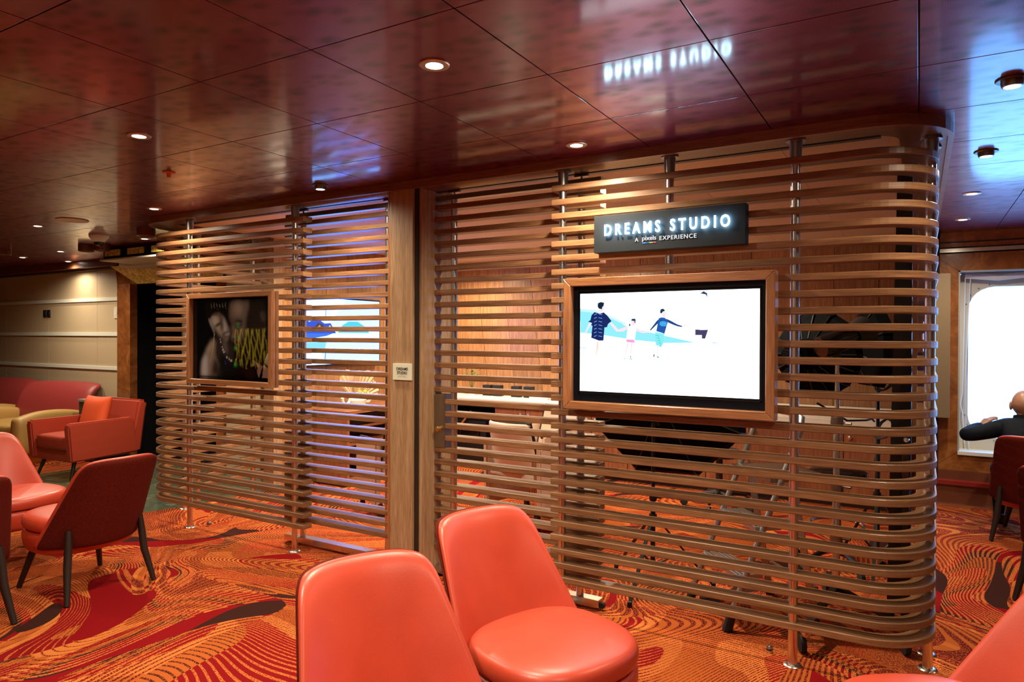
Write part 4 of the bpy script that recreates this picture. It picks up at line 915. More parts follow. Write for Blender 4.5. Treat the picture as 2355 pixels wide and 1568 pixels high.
a = [bm.verts.new((x, -.37, z)) for x, z in P]; k = [bm.verts.new((x, .37, z)) for x, z in P]; bm.faces.new(a); bm.faces.new(k[::-1])
for i in range(4): bm.faces.new((a[i], k[i], k[(i + 1) % 4], a[(i + 1) % 4]))
bmesh.ops.bevel(bm, geom=bm.edges[:], offset=.03, segments=3, affect='EDGES'); link('backrest', bm, M['velvet'], ac, True)
for sx, sy in ((1, 1), (1, -1), (-1, 1), (-1, -1)):
    bm = B(); tube(bm, [(sx * .26, sy * .26, .20), (sx * .32, sy * .30, .004)], [.022, .013], 10); link('leg', bm, M['darkwood'], ac, True)
cu = thing('cushion', 'plump orange velvet cushion leaning in the armchair', 'cushion', (-7.72, 4.20, .645), math.radians(273))
bm = B(); n = 10; G = []
for s in (1, -1):
    G.append([[bm.verts.new((s * .075 * (max(0, 1 - (2 * i / n - 1) ** 4) * max(0, 1 - (2 * j / n - 1) ** 4)) ** .5 + .02 - .1 * (j / n - .5), (2 * i / n - 1) * (.23 - .02 * (1 - (2 * j / n - 1) ** 2)), (2 * j / n - 1) * (.20 - .015 * (1 - (2 * i / n - 1) ** 2)))) for i in range(n + 1)] for j in range(n + 1)])
for s in (0, 1):
    for j in range(n):
        for i in range(n): bm.faces.new((G[s][j][i], G[s][j][i + 1], G[s][j + 1][i + 1], G[s][j + 1][i]))
bmesh.ops.remove_doubles(bm, verts=bm.verts[:], dist=.0005); link('cushion_body', bm, M['cushion'], cu, True, sub=1)

def sofa(x, y, a, lab):
    s = thing('club_sofa', lab, 'sofa', (x, y, 0), math.radians(a), 'wine red club sofas')
    def bk(u, v, sd):
        w = .62 - .04 * (1 - v); xx = -.30 - .20 * v + .05 * math.sin(v * PI) ; zz = .34 + .56 * v
        if v > .85: xx -= .05 * (v - .85) / .15
        return Vector((xx - (.0 if sd == 0 else .17 - .06 * v) + (.02 * abs(u) ** 4), u * w, zz - .035 * abs(u) ** 4 * v))
    link('backrest', patch(bk, 10, 8), M['wine'], s, True, sub=2)
    bm = B(); box(bm, -.34, .42, -.44, .44, .22, .46, .06); link('seat', bm, M['yellow'], s, True, sub=1)
    for sy in (-1, 1):
        def arm(u, v, sd):
            zz = .12 + (.44 + .05 * (1 - ((v * 2 - 1)) ** 2)) * (1 if sd else 1) * (u + 1) / 2
            return Vector((-.36 + .84 * v, sy * (.53 + (.085 if sd else -.085) * (1 - .35 * abs(u) ** 6)), zz - .05 * max(0, v - .7)))
        link('arm', patch(arm, 8, 10), M['yellow'], s, True, sub=2)
    bm = B(); box(bm, -.36, .38, -.5, .5, .0, .14, .01); link('plinth', bm, M['gold'], s)
    return s
sf = sofa(-9.38, 4.20, 282, 'wine red club sofa with mustard arms, right one of the pair by the beige wall')
dup(sf, (-10.82, 4.18, 0), math.radians(276), 'wine red club sofa with mustard arms cut off by the left edge')
et = thing('end_table', 'dark end table with a pale top behind the sofa', 'table', (-8.42, 4.66, 0))
bm = B(); box(bm, -.2, .2, -.2, .2, .70, .73, .004); link('table_top', bm, M['stonetop'], et)
bm = B(); box(bm, -.19, .19, -.19, .19, 0, .70, .004); link('cabinet_body', bm, M['darkwood'], et, grain=2)

# ------------------------------------------------------------------ inside the studio: counter, cabinets
cn = thing('counter_top', 'long white worktop along the studio back wall', 'worktop')
bm = B(); box(bm, -5.2, -.14, 6.66, 7.22, .735, .775, .004); link('slab', bm, M['white'], cn)
bm = B(); box(bm, -4.2, -.14, 6.655, 6.672, .69, .735); link('front_edge', bm, M['white'], cn)
bm = B(); box(bm, -4.2, -.14, 7.222, 7.243, .777, .84, .003); tag(link('backsplash', bm, M['white']), 'low white backsplash strip along the wall above the worktop', 'backsplash')
def cab(x0, x1, lab):
    c2 = thing('base_cabinet', lab, 'cabinet', ((x0 + x1) / 2, 6.95, 0), 0, 'base cabinets under the white worktop'); w = (x1 - x0) / 2
    bm = B(); box(bm, -w + .002, w - .002, -.24, .24, .08, .70); link('carcass', bm, M['cab'], c2, grain=2)
    bm = B(); box(bm, -w + .002, w - .002, -.20, .2, 0, .08); link('toe_kick', bm, M['darkwood'], c2, grain=0)
    for s in (-1, 1):
        bm = B(); box(bm, min(0, s * w) + .004, max(0, s * w) - .004, -.262, -.24, .085, .685, .002); d = link('door', bm, M['cab'], c2, grain=2)
        bm = B(); lathe(bm, [(.006, 0), (.006, .012), (.017, .018), (.017, .026), (.004, .030)], (-s * -.05 if s > 0 else -.05, -.262, .62), 14, (0, -1, 0)); link('knob', bm, M['steel'], d, True)
    return c2
xs = [-4.16 + i * .8 for i in range(6)]
for i, lab in enumerate(('leftmost walnut base cabinet beside the black knee space', 'second walnut base cabinet from the knee space', 'walnut base cabinet right behind the black octagonal softbox', 'walnut base cabinet behind the step ladder', 'rightmost walnut base cabinet behind the round stool')):
    cab(xs[i], xs[i + 1], lab)
kn = thing('printer', 'black photo printer in the dark knee space under the worktop', 'printer', (-4.7, 6.95, 0))
bm = B(); box(bm, -.38, .38, -.2, .2, .02, .50, .01); link('printer_body', bm, M['black'], kn)
bm = B(); box(bm, -.30, .30, -.22, -.2, .30, .44, .004); link('front_panel', bm, M['gloss'], kn)
bm = B(); v = [(-.1, -.23, .36), (.0, -.25, .36), (.22, -.25, .60), (.14, -.23, .60)]; tube(bm, [(-.05, -.24, .34), (.20, -.24, .62)], .012, 4); link('paper_arm', bm, M['steel'], kn)
bm = B(); box(bm, -.42, .42, .2, .24, 0, .73); link('back_panel', bm, M['blackcloth'], kn)
for x, lab in ((-4.50, 'black battery charger at the left on the white worktop'), (-4.36, 'second black battery charger on the white worktop'), (-4.10, 'third black battery charger on the white worktop'), (-3.93, 'black battery charger nearest the white telephone')):
    g = thing('charger', lab, 'charger', (x, 7.08, .775)); bm = B(); box(bm, -.055, .055, -.04, .04, 0, .13, .006); cb_ = link('charger_body', bm, M['black'], g)
    bm = B(); box(bm, .01, .025, -.043, -.039, .03, .045); link('indicator', bm, M['gold'], cb_)
g = thing('telephone', 'white desk telephone lying on the white worktop', 'telephone', (-3.72, 6.98, .775), .1)
bm = B(); box(bm, -.11, .11, -.09, .09, 0, .045, .01); link('phone_body', bm, M['whitep'], g)
bm = B(); tube(bm, [(-.17, -.05, .055), (-.13, -.05, .075), (0, -.05, .072), (.10, -.05, .06), (.13, -.05, .055)], [.02, .024, .016, .022, .02], 8); link('handset', bm, M['whitep'], g, True)
def sprig(x, y, z, lab, n=7, h=.28, mt='green', seed=3):
    rnd = random.Random(seed); g = thing('potted_plant', lab, 'plant', (x, y, z))
    bm = B(); lathe(bm, [(.045, 0), (.055, .09), (.05, .09), (.045, .03), (.002, .03)], seg=16); link('pot', bm, M['ceramic'], g, True)
    for i in range(n):
        a = rnd.uniform(0, 6.28); r = rnd.uniform(.02, .10); hh = h * rnd.uniform(.6, 1)
        bm = B(); tube(bm, [(0, 0, .06), (r * .4 * math.cos(a), r * .4 * math.sin(a), hh * .6), (r * math.cos(a), r * math.sin(a), hh)], .003, 5); st = link('stem', bm, M['green'], g)
        for q in range(3):
            b3 = a + rnd.uniform(-1.5, 1.5); f = .55 + .2 * q; p = Vector((r * f * math.cos(a), r * f * math.sin(a), hh * f + .05))
            d = Vector((math.cos(b3), math.sin(b3), .5)) * .055; s2 = Vector((-math.sin(b3), math.cos(b3), 0)) * .018
            bm = B(); v = [bm.verts.new(x2) for x2 in (p, p + d * .5 + s2, p + d, p + d * .5 - s2)]; bm.faces.new(v); link('leaf', bm, M[mt], st)
sprig(-4.72, 7.05, .775, 'small green plant on the worktop left of the chargers', 7, .36, 'green', 3)
sprig(-3.30, 7.08, .775, 'small yellow-green plant on the worktop behind the framed screen edge', 6, .22, 'yellowgreen', 5)

# studio screen on the left wall, cabinet with the dried arrangement
t2 = thing('studio_screen', 'bright cyan landscape screen on the studio wall behind the left slat door', 'screen')
bm = B(); box(bm, -5.275, -5.225, 4.775, 5.95, 1.185, 1.89, .004); link('screen_body', bm, M['gloss'], t2)
lk_ = [([(0, 0), (1, 0), (1, 1), (0, 1)], (.10, .24, 1)), ([(0, .62), (.35, .62), (.55, 1), (0, 1)], (.16, .42, 1)), ([(0, 0), (.3, 0), (.2, .3), (0, .3)], (.14, .36, 1)), ([(0, .40), (1, .40), (1, .5), (0, .5)], (.16, .42, 1)),
  ([(0, .47), (0, .66), (.06, .68), (.10, .64), (.16, .68), (.22, .67), (.28, .62), (.35, .63), (.40, .52), (.42, .47)], (.01, .10, .75)), ([(.44, .48), (.5, .6), (.58, .66), (.7, .66), (.8, .58), (.86, .48)], (.08, .72, .95)), ([(0, .40), (0, .47), (.38, .47), (.30, .43), (.2, .41), (.1, .40)], (.03, .2, .9)),
  ([(.14, .53), (.2, .63), (.26, .6), (.3, .52)], (.05, .05, .10)), ([(.19, .56), (.22, .6), (.24, .56)], (.6, .35, .1)), ([(.31, .52), (.34, .6), (.38, .53)], (.9, .8, .5)), ([(.285, .72), (.295, .72), (.297, .82), (.288, .82)], (.05, .25, .45)), ([(.28, .08), (.29, .08), (.295, .2), (.285, .2)], (.02, .2, .5)), ([(.12, .27), (.24, .27), (.22, .33), (.15, .33)], (.15, .45, .85)), ([(.0, .33), (.3, .34), (.28, .22), (.0, .24)], (.25, .82, .98))]
picture('screen_image', 1.15, .675, lk_, M['screen2'], t2, (-5.2235, 4.785, 1.2), (0, 1, 0), (1, 0, 0), mult=8.0)
sb = thing('sideboard', 'walnut sideboard with an open dark shelf under the dried arrangement', 'cabinet')
bm = B(); box(bm, -5.275, -4.80, 5.0, 6.55, .72, .75, .002); link('top_board', bm, M['cab'], sb, grain=1)
for y0, y1 in ((5.0, 5.03), (6.52, 6.55)): bm = B(); box(bm, -5.275, -4.805, y0, y1, .06, .72); link('side_panel', bm, M['cab'], sb, grain=2)
for z in (.06, .22, .40, .57): bm = B(); box(bm, -5.27, -4.82 - (.02 if z > .1 else 0), 5.03, 6.52, z, z + .022); link('shelf', bm, M['cab'], sb, grain=1)
bm = B(); box(bm, -5.275, -5.26, 5.03, 6.52, .06, .72); link('back_panel', bm, M['darkwood'], sb, grain=1)
bm = B(); box(bm, -5.2, -4.86, 5.05, 6.5, .6, .70, .004); link('media_box', bm, M['gloss'], sb)
bm = B(); box(bm, -5.26, -4.86, 5.02, 6.53, 0, .06); link('plinth', bm, M['darkwood'], sb, grain=1)
ar = thing('dried_arrangement', 'cream vase with ring handles holding dried fan palms and yellow flowers', 'arrangement', (-5.02, 5.36, .75))
bm = B(); lathe(bm, [(.05, 0), (.09, .03), (.10, .08), (.07, .12), (.06, .125), (.055, .10), (.002, .05)], seg=22); link('vase', bm, M['ceramic'], ar, True)
for s in (-1, 1):
    bm = B(); ps = [(0, s * (.155 + .055 * math.cos(q / 12 * 2 * PI)), .10 + .055 * math.sin(q / 12 * 2 * PI)) for q in range(13)]; tube(bm, ps, .016, 8); link('ring_handle', bm, M['ceramic'], ar, True)
for k, (dy, dz, rot, sc2) in enumerate(((-.10, .17, .35, 1.0), (.06, .16, -.55, 1.0), (.10, .10, -1.1, .8), (-.03, .19, .05, .9))):
    bm = B(); hub = bm.verts.new((.0, dy * .3, .09)); prev = None
    for q in range(11):
        a = rot + (q - 5) * .13; L = .27 * sc2 * (1 - .012 * (q - 5) ** 2); x2 = .012 * (q % 2) + .02 * k
        v = bm.verts.new((x2, dy + math.sin(-a) * L * .9, .09 + dz * .3 + math.cos(a) * L))
        if prev: bm.faces.new((hub, prev, v))
        prev = v
    link('fan_leaf', bm, M['dried'], ar)
for k in range(5):
    bm = B(); bmesh.ops.create_icosphere(bm, subdivisions=1, radius=.028, matrix=Matrix.Translation((.05 + .01 * k, -.05 + .028 * k, .14 + .02 * (k % 2)))); link('flower', bm, M['yellowgreen'], ar)
bm = B(); box(bm, .06, .10, -.03, .03, 0, .03, .004); link('stone', bm, M['whitep'], ar)
# cream armchairs with black piping in the studio
def cream_chair(x, y, a, lab):
    t = thing('studio_chair', lab, 'chair', (x, y, 0), math.radians(a), 'cream studio chairs')
    def bk(u, v, s): return Vector((-.22 - .10 * v - (0 if s == 0 else .05) + .09 * abs(u) ** 2.5, u * (.25 - .02 * v), .40 + .42 * v))
    link('backrest', patch(bk, 8, 6), M['sc'], t, True, sub=1)
    pts = [(-.22 - .10 * v + .09 - .025, s * (.252 - .02 * v), .40 + .42 * v) for s, vs in ((-1, (0, .33, .66, 1)), (1, (1, .66, .33, 0))) for v in vs]
    bm = B(); tube(bm, pts, .012, 6); link('piping', bm, M['black'], t)
    bm = B(); box(bm, -.24, .27, -.26, .26, .36, .45, .03); link('seat', bm, M['whitecloth'], t, True, sub=1)
    for s in (-1, 1):
        bm = B(); P = [(-.24, .12), (.27, .12), (.28, .60), (.20, .63), (-.25, .64)]
        a1 = [bm.verts.new((px, s * .275, z)) for px, z in P]; k = [bm.verts.new((px, s * .325, z)) for px, z in P]; bm.faces.new(a1); bm.faces.new(k[::-1])
        for i in range(5): bm.faces.new((a1[i], k[i], k[(i + 1) % 5], a1[(i + 1) % 5]))
        bmesh.ops.bevel(bm, geom=bm.edges[:], offset=.012, segments=2, affect='EDGES'); sp_ = link('side_panel', bm, M['sc'], t, True)
        bm = B(); tube(bm, [(-.245, s * .30, .645), (-.1, s * .30, .645), (.1, s * .30, .638), (.21, s * .30, .632), (.283, s * .30, .60)], .012, 6); link('piping', bm, M['black'], sp_)
    for sx in (-1, 1):
        for s in (-1, 1):
            bm = B(); box(bm, sx * .23 - .018, sx * .23 + .018, s * .28 - .018, s * .28 + .018, 0, .14); link('leg', bm, M['black'], t)
    return t
M['sc'] = plain('blush leatherette', (.60, .40, .29), .38)
sc1 = cream_chair(-2.72, 4.95, 75, 'blush studio armchair with black piping right of the wooden column')
dup(sc1, (-3.80, 4.62, 0), math.radians(150), 'blush studio armchair with black piping behind the left slat door')
dup(sc1, (-3.05, 5.75, 0), math.radians(250), 'blush studio armchair standing farther back before the counter')

# ------------------------------------------------------------------ photo gear
def tri_stand(x, y, h, lab, r=.011, spread=.36, zh=.42, m='black'):
    t = thing('light_stand', lab, 'stand', (x, y, 0))
    bm = B(); lathe(bm, [(r * 1.35, .10), (r * 1.35, h * .55), (r, h * .56), (r, h)], seg=12); po_ = link('pole', bm, M[m], t, True)
    for z in (h * .55, zh):
        bm = B(); lathe(bm, [(.022, z - .02), (.024, z), (.022, z + .02)], seg=12); tube(bm, [(.0, 0, z), (.05, 0, z)], .006, 6); link('collar', bm, M['black'], po_, True)
    for k in range(3):
        a = .5 + k * 2 * PI / 3; c2, s2 = math.cos(a), math.sin(a)
        bm = B(); tube(bm, [(.018 * c2, .018 * s2, zh), (spread * c2, spread * s2, .012)], .010, 4, flat=(.02, .01)); lg = link('leg', bm, M[m], t)
        bm = B(); tube(bm, [(.018 * c2, .018 * s2, .14), (spread * .5 * c2, spread * .5 * s2, zh * .5)], .008, 4, flat=(.016, .006)); link('brace', bm, M[m], lg)
        bm = B(); lathe(bm, [(.014, 0), (.014, .03)], (spread * c2, spread * s2, 0), 8); link('rubber_foot', bm, M['rubber'], lg)
    return t
tri_stand(-1.36, 3.98, .98, 'black tripod light stand under the octagonal softbox')
def octabox(x, y, z, r, d, rz, lab, n=8, front='whitecloth', ph=0):
    t = thing('softbox', lab, 'softbox', (x, y, z), rz)
    bm = B()
    R1 = [bm.verts.new((r * math.cos(ph + 2 * PI * i / n), d, r * math.sin(ph + 2 * PI * i / n))) for i in range(n)]
    R2 = [bm.verts.new((r * .94 * math.cos(ph + 2 * PI * i / n), d * .5, r * .94 * math.sin(ph + 2 * PI * i / n))) for i in range(n)]
    R3 = [bm.verts.new((.09 * math.cos(ph + 2 * PI * i / n), -.02, .09 * math.sin(ph + 2 * PI * i / n))) for i in range(n)]
    for a, b2 in ((R1, R2), (R2, R3)):
        for i in range(n): bm.faces.new((a[i], a[(i + 1) % n], b2[(i + 1) % n], b2[i]))
    bm.faces.new(R3); link('hood', bm, M['blackcloth'], t)
    bm = B(); bm.faces.new([bm.verts.new((r * .97 * math.cos(ph + 2 * PI * i / n), d * .96, r * .97 * math.sin(ph + 2 * PI * i / n))) for i in range(n)]); link('diffuser', bm, M[front], t)
    for i in range(n):
        a = ph + 2 * PI * i / n; bm = B(); tube(bm, [(.09 * math.cos(a), -.02, .09 * math.sin(a)), (r * .95 * math.cos(a), d * .5 - .006, r * .95 * math.sin(a)), (r * math.cos(a), d, r * math.sin(a))], .004, 5); link('rib', bm, M['black'], t)
    bm = B(); lathe(bm, [(.055, -.02), (.06, -.05), (.06, -.22), (.05, -.24), (.01, -.245)], seg=18, axis=(0, 1, 0)); hd = link('strobe_head', bm, M['gloss'], t, True)
    bm = B(); box(bm, -.015, .015, -.16, -.10, -.14, -.05, .003); link('bracket', bm, M['black'], hd)
    return t
octabox(-1.37, 4.18, 1.10, .52, .16, .12, 'big black octagonal softbox seen from behind under the framed screen', ph=PI / 8)
octabox(-.53, 4.22, 1.40, .245, .12, -.3, 'round black softbox seen from behind right of the framed screen', 16)
octabox(-.33, 4.68, 1.43, .25, .13, -1.1, 'black softbox with pale lining turned sideways behind the chrome stand', 8, 'whitecloth', PI / 8)
bd = thing('flash_head', 'black studio flash head with blue glints on the chrome stand', 'flash', (-.37, 3.93, 1.47), .5)
bm = B(); lathe(bm, [(.05, -.10), (.058, -.09), (.058, .10), (.05, .115), (.002, .118)], seg=20, axis=(.8, .3, .25)); hb_ = link('flash_body', bm, M['gloss'], bd, True)
bm = B(); lathe(bm, [(.06, .115), (.085, .20), (.082, .20), (.055, .118)], seg=20, axis=(.8, .3, .25)); link('reflector', bm, M['black'], hb_, True)
bm = B(); box(bm, -.02, .02, -.02, .02, -.10, -.04, .004); link('bracket', bm, M['black'], hb_)
cs = thing('rolling_stand', 'chrome rolling stand on casters behind the right end of the slats', 'stand', (-.365, 3.98, 0))
bm = B(); lathe(bm, [(.020, .15), (.020, .72), (.016, .73), (.016, 1.05), (.011, 1.06), (.011, 1.42)], seg=14); pc = link('pole', bm, M['steel'], cs, True)
for z in (.45, .72, 1.05): bm = B(); lathe(bm, [(.03, z - .03), (.032, z), (.03, z + .03)], seg=14); tube(bm, [(0, 0, z), (.07, -.02, z)], .008, 6); link('collar', bm, M['steel_d'], pc, True)
for k in range(3):
    a = math.radians((-100, -36, 100)[k]); L = (.48, .42, .42)[k]; c2, s2 = math.cos(a), math.sin(a)
    bm = B(); tube(bm, [(0, 0, .19), (L * c2, L * s2, .125)], .014, 4, flat=(.035, .022)); lg = link('leg', bm, M['black'], cs)
    bm = B(); lathe(bm, [(.018, .085), (.024, .10), (.024, .125)], (L * c2, L * s2, 0), 12); tube(bm, [(L * c2, L * s2, .09), (L * c2 - .02, L * s2 + .01, .045)], .008, 6); link('caster_fork', bm, M['steel'], lg)
    bm = B(); lathe(bm, [(.02, -.014), (.040, -.012), (.042, 0), (.040, .012), (.02, .014)], (L * c2 - .018, L * s2 + .01, .043), 18, (.9, .4, 0)); link('caster_wheel', bm, M['rubber'], lg, True)
bs = tri_stand(-.217, 4.92, 1.66, 'black light stand with coiled cables beside the tall black cabinet', .011, .29, .5)
for z in (1.28, .98, .80):
    bm = B(); tube(bm, [(.03 + .05 * math.cos(q * PI / 6) + .01 * (q // 12), .04 * math.sin(q * PI / 6), z - .06 + .06 * math.sin(q * PI / 6 + .5) + .004 * (q // 12)) for q in range(37)], .005, 5); link('cable_coil', bm, M['rubber'], bs)
bm = B(); tube(bm, [(-.5, 4.3, 1.12), (-.35, 4.38, 1.02), (-.26, 4.55, 1.01), (-.24, 4.75, 1.0), (-.235, 4.88, .97)], .006, 5); tag(link('power_cable', bm, M['rubber']), 'black cable sagging between the softbox and the cabled stand', 'cable')
st = thing('posing_stool', 'round black stool on a five-legged base with casters', 'stool', (-.45, 4.95, 0))
bm = B(); lathe(bm, [(.10, .56), (.17, .57), (.185, .60), (.18, .63), (.15, .645), (.002, .65)], seg=26); link('seat', bm, M['gloss'], st, True)
bm = B(); lathe(bm, [(.025, .12), (.025, .34), (.015, .35), (.015, .57)], seg=12); link('stem', bm, M['black'], st, True)
bm = B(); tube(bm, [(.16 * math.cos(q * PI / 10), .16 * math.sin(q * PI / 10), .28) for q in range(21)], .01, 6); link('foot_ring', bm, M['steel_d'], st, True)
for k in range(5):
    a = .3 + k * 2 * PI / 5; c2, s2 = math.cos(a), math.sin(a); bm = B(); tube(bm, [(.02 * c2, .02 * s2, .14), (.27 * c2, .27 * s2, .075)], [.022, .014], 8); lg = link('leg', bm, M['black'], st, True)
    bm = B(); lathe(bm, [(.012, -.014), (.028, -.012), (.028, .012), (.012, .014)], (.275 * c2, .275 * s2, .029), 14, (-s2, c2, 0)); link('caster_wheel', bm, M['rubber'], lg, True)
sc3 = thing('posing_stool', 'dark wheeled stool base seen behind the ladder near the counter', 'stool', (-1.50, 6.15, 0))
bm = B(); lathe(bm, [(.10, .44), (.18, .45), (.19, .48), (.17, .51), (.002, .52)], seg=24); link('seat', bm, M['black'], sc3, True)
bm = B(); lathe(bm, [(.03, .1), (.03, .45)], seg=12); link('stem', bm, M['black'], sc3, True)
for k in range(5):
    a = .9 + k * 2 * PI / 5; c2, s2 = math.cos(a), math.sin(a); bm = B(); tube(bm, [(.02 * c2, .02 * s2, .13), (.29 * c2, .29 * s2, .085)], [.022, .014], 8); lg = link('leg', bm, M['black'], sc3, True)
    bm = B(); lathe(bm, [(.012, -.014), (.034, -.012), (.034, .012), (.012, .014)], (.30 * c2, .30 * s2, .035), 14, (-s2, c2, 0)); link('caster_wheel', bm, M['rubber'], lg, True)
tc = thing('tall_cabinet', 'tall black glossy cabinet behind the rounded end of the slats', 'cabinet')
bm = B(); P0_, P1_ = [(-.135, 4.10), (-.03, 4.12), (-.03, 4.55), (-.135, 4.55)], [(-.10, 4.12), (-.03, 4.13), (-.03, 4.55), (-.10, 4.55)]
a = [bm.verts.new((x, y, .06)) for x, y in P0_]; k = [bm.verts.new((x, y, 2.36)) for x, y in P1_]; bm.faces.new(a); bm.faces.new(k[::-1])
for i in range(4): bm.faces.new((a[i], a[(i + 1) % 4], k[(i + 1) % 4], k[i]))
link('cabinet_body', bm, M['black'], tc)
bm = B(); box(bm, -.07, -.034, 4.095, 4.112, .35, .95, .004); link('gloss_panel', bm, M['gloss'], tc)
bm = B(); lathe(bm, [(.012, 0), (.016, .01), (.012, .022), (.002, .024)], (-.05, 4.10, .97), 12, (0, -1, 0)); link('knob', bm, M['steel'], tc, True)
for x, y in ((-.12, 4.16), (-.05, 4.16), (-.12, 4.5), (-.05, 4.5)):
    bm = B(); lathe(bm, [(.02, 0), (.022, .03), (.018, .06)], (x, y, 0), 10); link('foot', bm, M['rubber'], tc)

# step ladder
ld_ = thing('step_ladder', 'aluminium step ladder with a hoop handle standing open behind the slats', 'ladder')
A0, wv, up = Vector((-.83, 3.58, .03)), Vector((-.28, .32, 0)), Vector((.33, .28, 1.06)); bk = Vector((.46, .39, 0))
hoop = [A0, A0 + up * .70, A0 + up * .93, A0 + up * .985 + wv * .06, A0 + up * 1.0 + wv * .2, A0 + up * 1.0 + wv * .8, A0 + up * .985 + wv * .94, A0 + up * .93 + wv, A0 + up * .7 + wv, A0 + wv]
bm = B(); tube(bm, hoop, .0165, 10); fr_ = link('front_rails', bm, M['alu'], ld_, True)
for q in (A0, A0 + wv):
    bm = B(); tube(bm, [q + Vector((0, 0, -.028)), q + up * .06], [.026, .023], 10); link('rubber_foot', bm, M['rubber'], fr_)
pt_ = A0 + up * .70
for s in (0, 1):
    q0 = pt_ + wv * s + bk * .3 * .3; q1 = A0 + wv * s + bk * .82 + Vector((0, 0, -.026))
    bm = B(); tube(bm, [q0, q1], .012, 4, flat=(.034, .02)); r2 = link('rear_leg', bm, M['alu'], ld_)
    bm = B(); tube(bm, [q1 + Vector((0, 0, -.004)), q1 + (q0 - q1) * .06], .02, 4, flat=(.042, .028)); link('rubber_foot', bm, M['rubber'], r2)
bm = B(); tube(bm, [A0 + wv * 0 + bk * .72 + up * .15, A0 + wv + bk * .72 + up * .15], .009, 4, flat=(.02, .012)); link('rear_brace', bm, M['alu'], ld_)
def slab(bm, o, a, b2, th):
    n = Vector((0, 0, -th)); v = [bm.verts.new(p) for p in (o, o + a, o + a + b2, o + b2, o + n, o + a + n, o + a + b2 + n, o + b2 + n)]
    for q in ((0, 1, 2, 3), (7, 6, 5, 4), (0, 4, 5, 1), (1, 5, 6, 2), (2, 6, 7, 3), (3, 7, 4, 0)): bm.faces.new([v[i] for i in q])
for f in (.23, .46):
    bm = B(); slab(bm, A0 + up * f + wv * .04 - bk * .06, wv * .92, bk * .24, .022); tr = link('tread', bm, M['alu'], ld_)
    bm = B()
    for k in range(6): slab(bm, A0 + up * f + wv * .07 - bk * (.05 - k * .036) + Vector((0, 0, .003)), wv * .86, bk * .018, .003)
    o = link('tread_ribs', bm, M['steel_d'], tr); o['kind'] = 'stuff'
bm = B(); slab(bm, pt_ + wv * .03 - bk * .1, wv * .94, bk * .55, .028); link('platform', bm, M['steel_d'], ld_)
# bits on the carpet
for x, y, lab in ((-4.79, 3.46, 'small steel door stop on the carpet under the left screen'), (-.60, 3.44, 'small steel door stop on the carpet beside the rolling stand')):
    g = thing('door_stop', lab, 'door stop', (x, y, 0)); bm = B(); lathe(bm, [(.014, 0), (.014, .03), (.011, .034), (.002, .034)], seg=12); link('stop_body', bm, M['steel'], g, True)
    bm = B(); lathe(bm, [(.0145, .012), (.016, .016), (.0145, .02)], seg=12); link('rubber_ring', bm, M['rubber'], g)

# ------------------------------------------------------------------ the seated man at the window
def skinned(name, verts, edges, radii, m, parent, root=0, sub=2):
    me = bpy.data.meshes.new(name); me.from_pydata(verts, edges, []); o = bpy.data.objects.new(name, me); C.objects.link(o)
    o.modifiers.new('skin', 'SKIN'); me.skin_vertices or None
    sv = me.skin_vertices[0].data if me.skin_vertices else None
    for i, r in enumerate(radii):
        sv[i].radius = r if isinstance(r, tuple) else (r, r); sv[i].use_root = (i == root)
    s = o.modifiers.new('sub', 'SUBSURF'); s.levels = sub; s.render_levels = sub
    dg = bpy.context.evaluated_depsgraph_get(); m2 = bpy.data.meshes.new_from_object(o.evaluated_get(dg))
    bpy.data.objects.remove(o)
    for p in m2.polygons: p.use_smooth = True
    m2.materials.clear(); m2.materials.append(m)
    o = bpy.data.objects.new(name, m2); C.objects.link(o); o.parent = parent
    return o
man = thing('person', 'bald man in a dark jacket sitting with his back to the camera at the window', 'person', (.69, 6.36, 0), math.radians(-4))
# local: faces +Y, X to his right; he leans forward with the left arm out
body = [(0, .02, .46), (0, .02, .57), (0, .06, .68), (0, .13, .79), (0, .175, .855), (0, .20, .90),
        (.14, .13, .80), (.21, .16, .74), (.26, .26, .62), (.18, .46, .62), (.12, .52, .63),
        (-.14, .12, .805), (-.20, .10, .785), (-.33, .04, .745), (-.385, .07, .735), (-.32, .26, .77), (-.27, .33, .79),
        (.10, .05, .45), (.13, .30, .45), (.14, .48, .44), (.14, .50, .27), (.14, .47, .08), (.14, .60, .05),
        (-.10, .05, .45), (-.14, .30, .45), (-.15, .48, .44), (-.15, .50, .27), (-.15, .47, .08), (-.15, .60, .05)]
be = [(0, 1), (1, 2), (2, 3), (3, 4), (4, 5), (3, 6), (6, 7), (7, 8), (8, 9), (9, 10), (3, 11), (11, 12), (12, 13), (13, 14), (14, 15), (15, 16), (0, 17), (17, 18), (18, 19), (19, 20), (20, 21), (21, 22), (0, 23), (23, 24), (24, 25), (25, 26), (26, 27), (27, 28)]
br = [(.16, .13), (.155, .12), (.165, .125), (.13, .10), (.062, .062), (.055, .055)] + [.075, .066, .05, .042, .034] + [.075, .07, .056, .052, .044, .034] + [.085, .082, .066, .058, .04, .035] * 2
skinned('body', body, be, br, M['jacket'], man)
hd = [(0, .20, .88), (0, .215, .93), (0, .22, .975)]
h_ = skinned('neck', hd, [(0, 1), (1, 2)], [.052, .056, .06], M['skin'], man)
bm = B(); bmesh.ops.create_uvsphere(bm, u_segments=24, v_segments=16, radius=1, matrix=Matrix.Translation((0, .225, .985)) @ Matrix.Diagonal((.081, .101, .108, 1)))
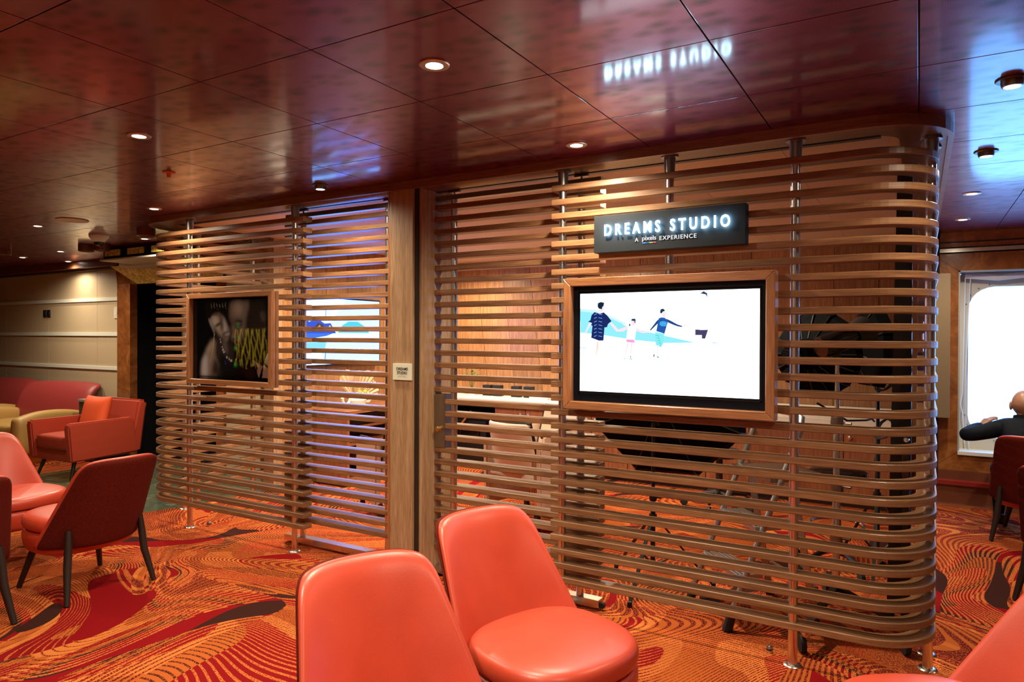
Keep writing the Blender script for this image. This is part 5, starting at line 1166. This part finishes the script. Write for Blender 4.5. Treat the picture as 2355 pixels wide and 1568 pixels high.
for v in bm.verts:     # jaw, brow and nose on the far side
    y, z = v.co.y - .225, v.co.z - .985
    if z < -.03: v.co.x *= 1 - .25 * min(1, (-z - .03) / .07); v.co.y += .012
    if y > .09 and abs(v.co.x) < .018 and -.045 < z < .015: v.co.y += .02
    if y > .06 and .012 < z < .03: v.co.y += .005
sk_ = link('head', bm, M['skin'], man, True)
for s in (-1, 1):
    bm = B(); bmesh.ops.create_uvsphere(bm, u_segments=12, v_segments=8, radius=1, matrix=Matrix.Translation((s * .083, .22, .97)) @ Matrix.Diagonal((.012, .022, .034, 1))); link('ear', bm, M['skin'], sk_, True)
    bm = B(); bmesh.ops.create_uvsphere(bm, u_segments=10, v_segments=6, radius=.011, matrix=Matrix.Translation((s * .03, .315, .985))); link('eye', bm, M['whitep'], sk_, True)
bm = B(); box(bm, -.025, .025, .316, .324, .93, .937, .002); link('mouth', bm, M['wine'], sk_)
bm = B(); lathe(bm, [(.080, .825), (.074, .87), (.068, .90), (.06, .895), (.06, .83)], (0, .19, 0), 20); link('collar', bm, M['jacket'], man, True)
for sx, base, ax in ((-1, Vector((-.27, .33, .79)), Vector((.62, .35, .60))), (1, Vector((.12, .52, .63)), Vector((-.5, .8, .1)))):
    ax = ax.normalized(); sd = ax.cross(Vector((0, 0, 1))).normalized(); nn = sd.cross(ax)
    vs = [base - ax * .02, base + ax * .035, base + ax * .075]; es = [(0, 1), (1, 2)]; rr = [.026, (.036, .018), (.036, .017)]
    for i, (o_, L_) in enumerate(((-.027, .062), (-.009, .072), (.009, .068), (.027, .052))):
        k = len(vs); p = base + ax * .075 + sd * o_
        vs += [p, p + ax * L_ * .5 - nn * .008, p + ax * L_ * .85 - nn * .026]; es += [(2, k), (k, k + 1), (k + 1, k + 2)]; rr += [.0098, .0088, .0075]
    k = len(vs); p = base + ax * .02 - sd * .03; vs += [p, p + ax * .03 - sd * .022, p + ax * .058 - sd * .026]; es += [(1, k), (k, k + 1), (k + 1, k + 2)]; rr += [.0115, .0105, .009]
    skinned('hand', [tuple(v) for v in vs], es, rr, M['skin'], man, 0, 1)
for s in (-1, 1):
    bm = B(); box(bm, s * .145 - .045, s * .145 + .045, .42, .68, .0, .075, .025); link('shoe', bm, M['darkwood'], man, True)
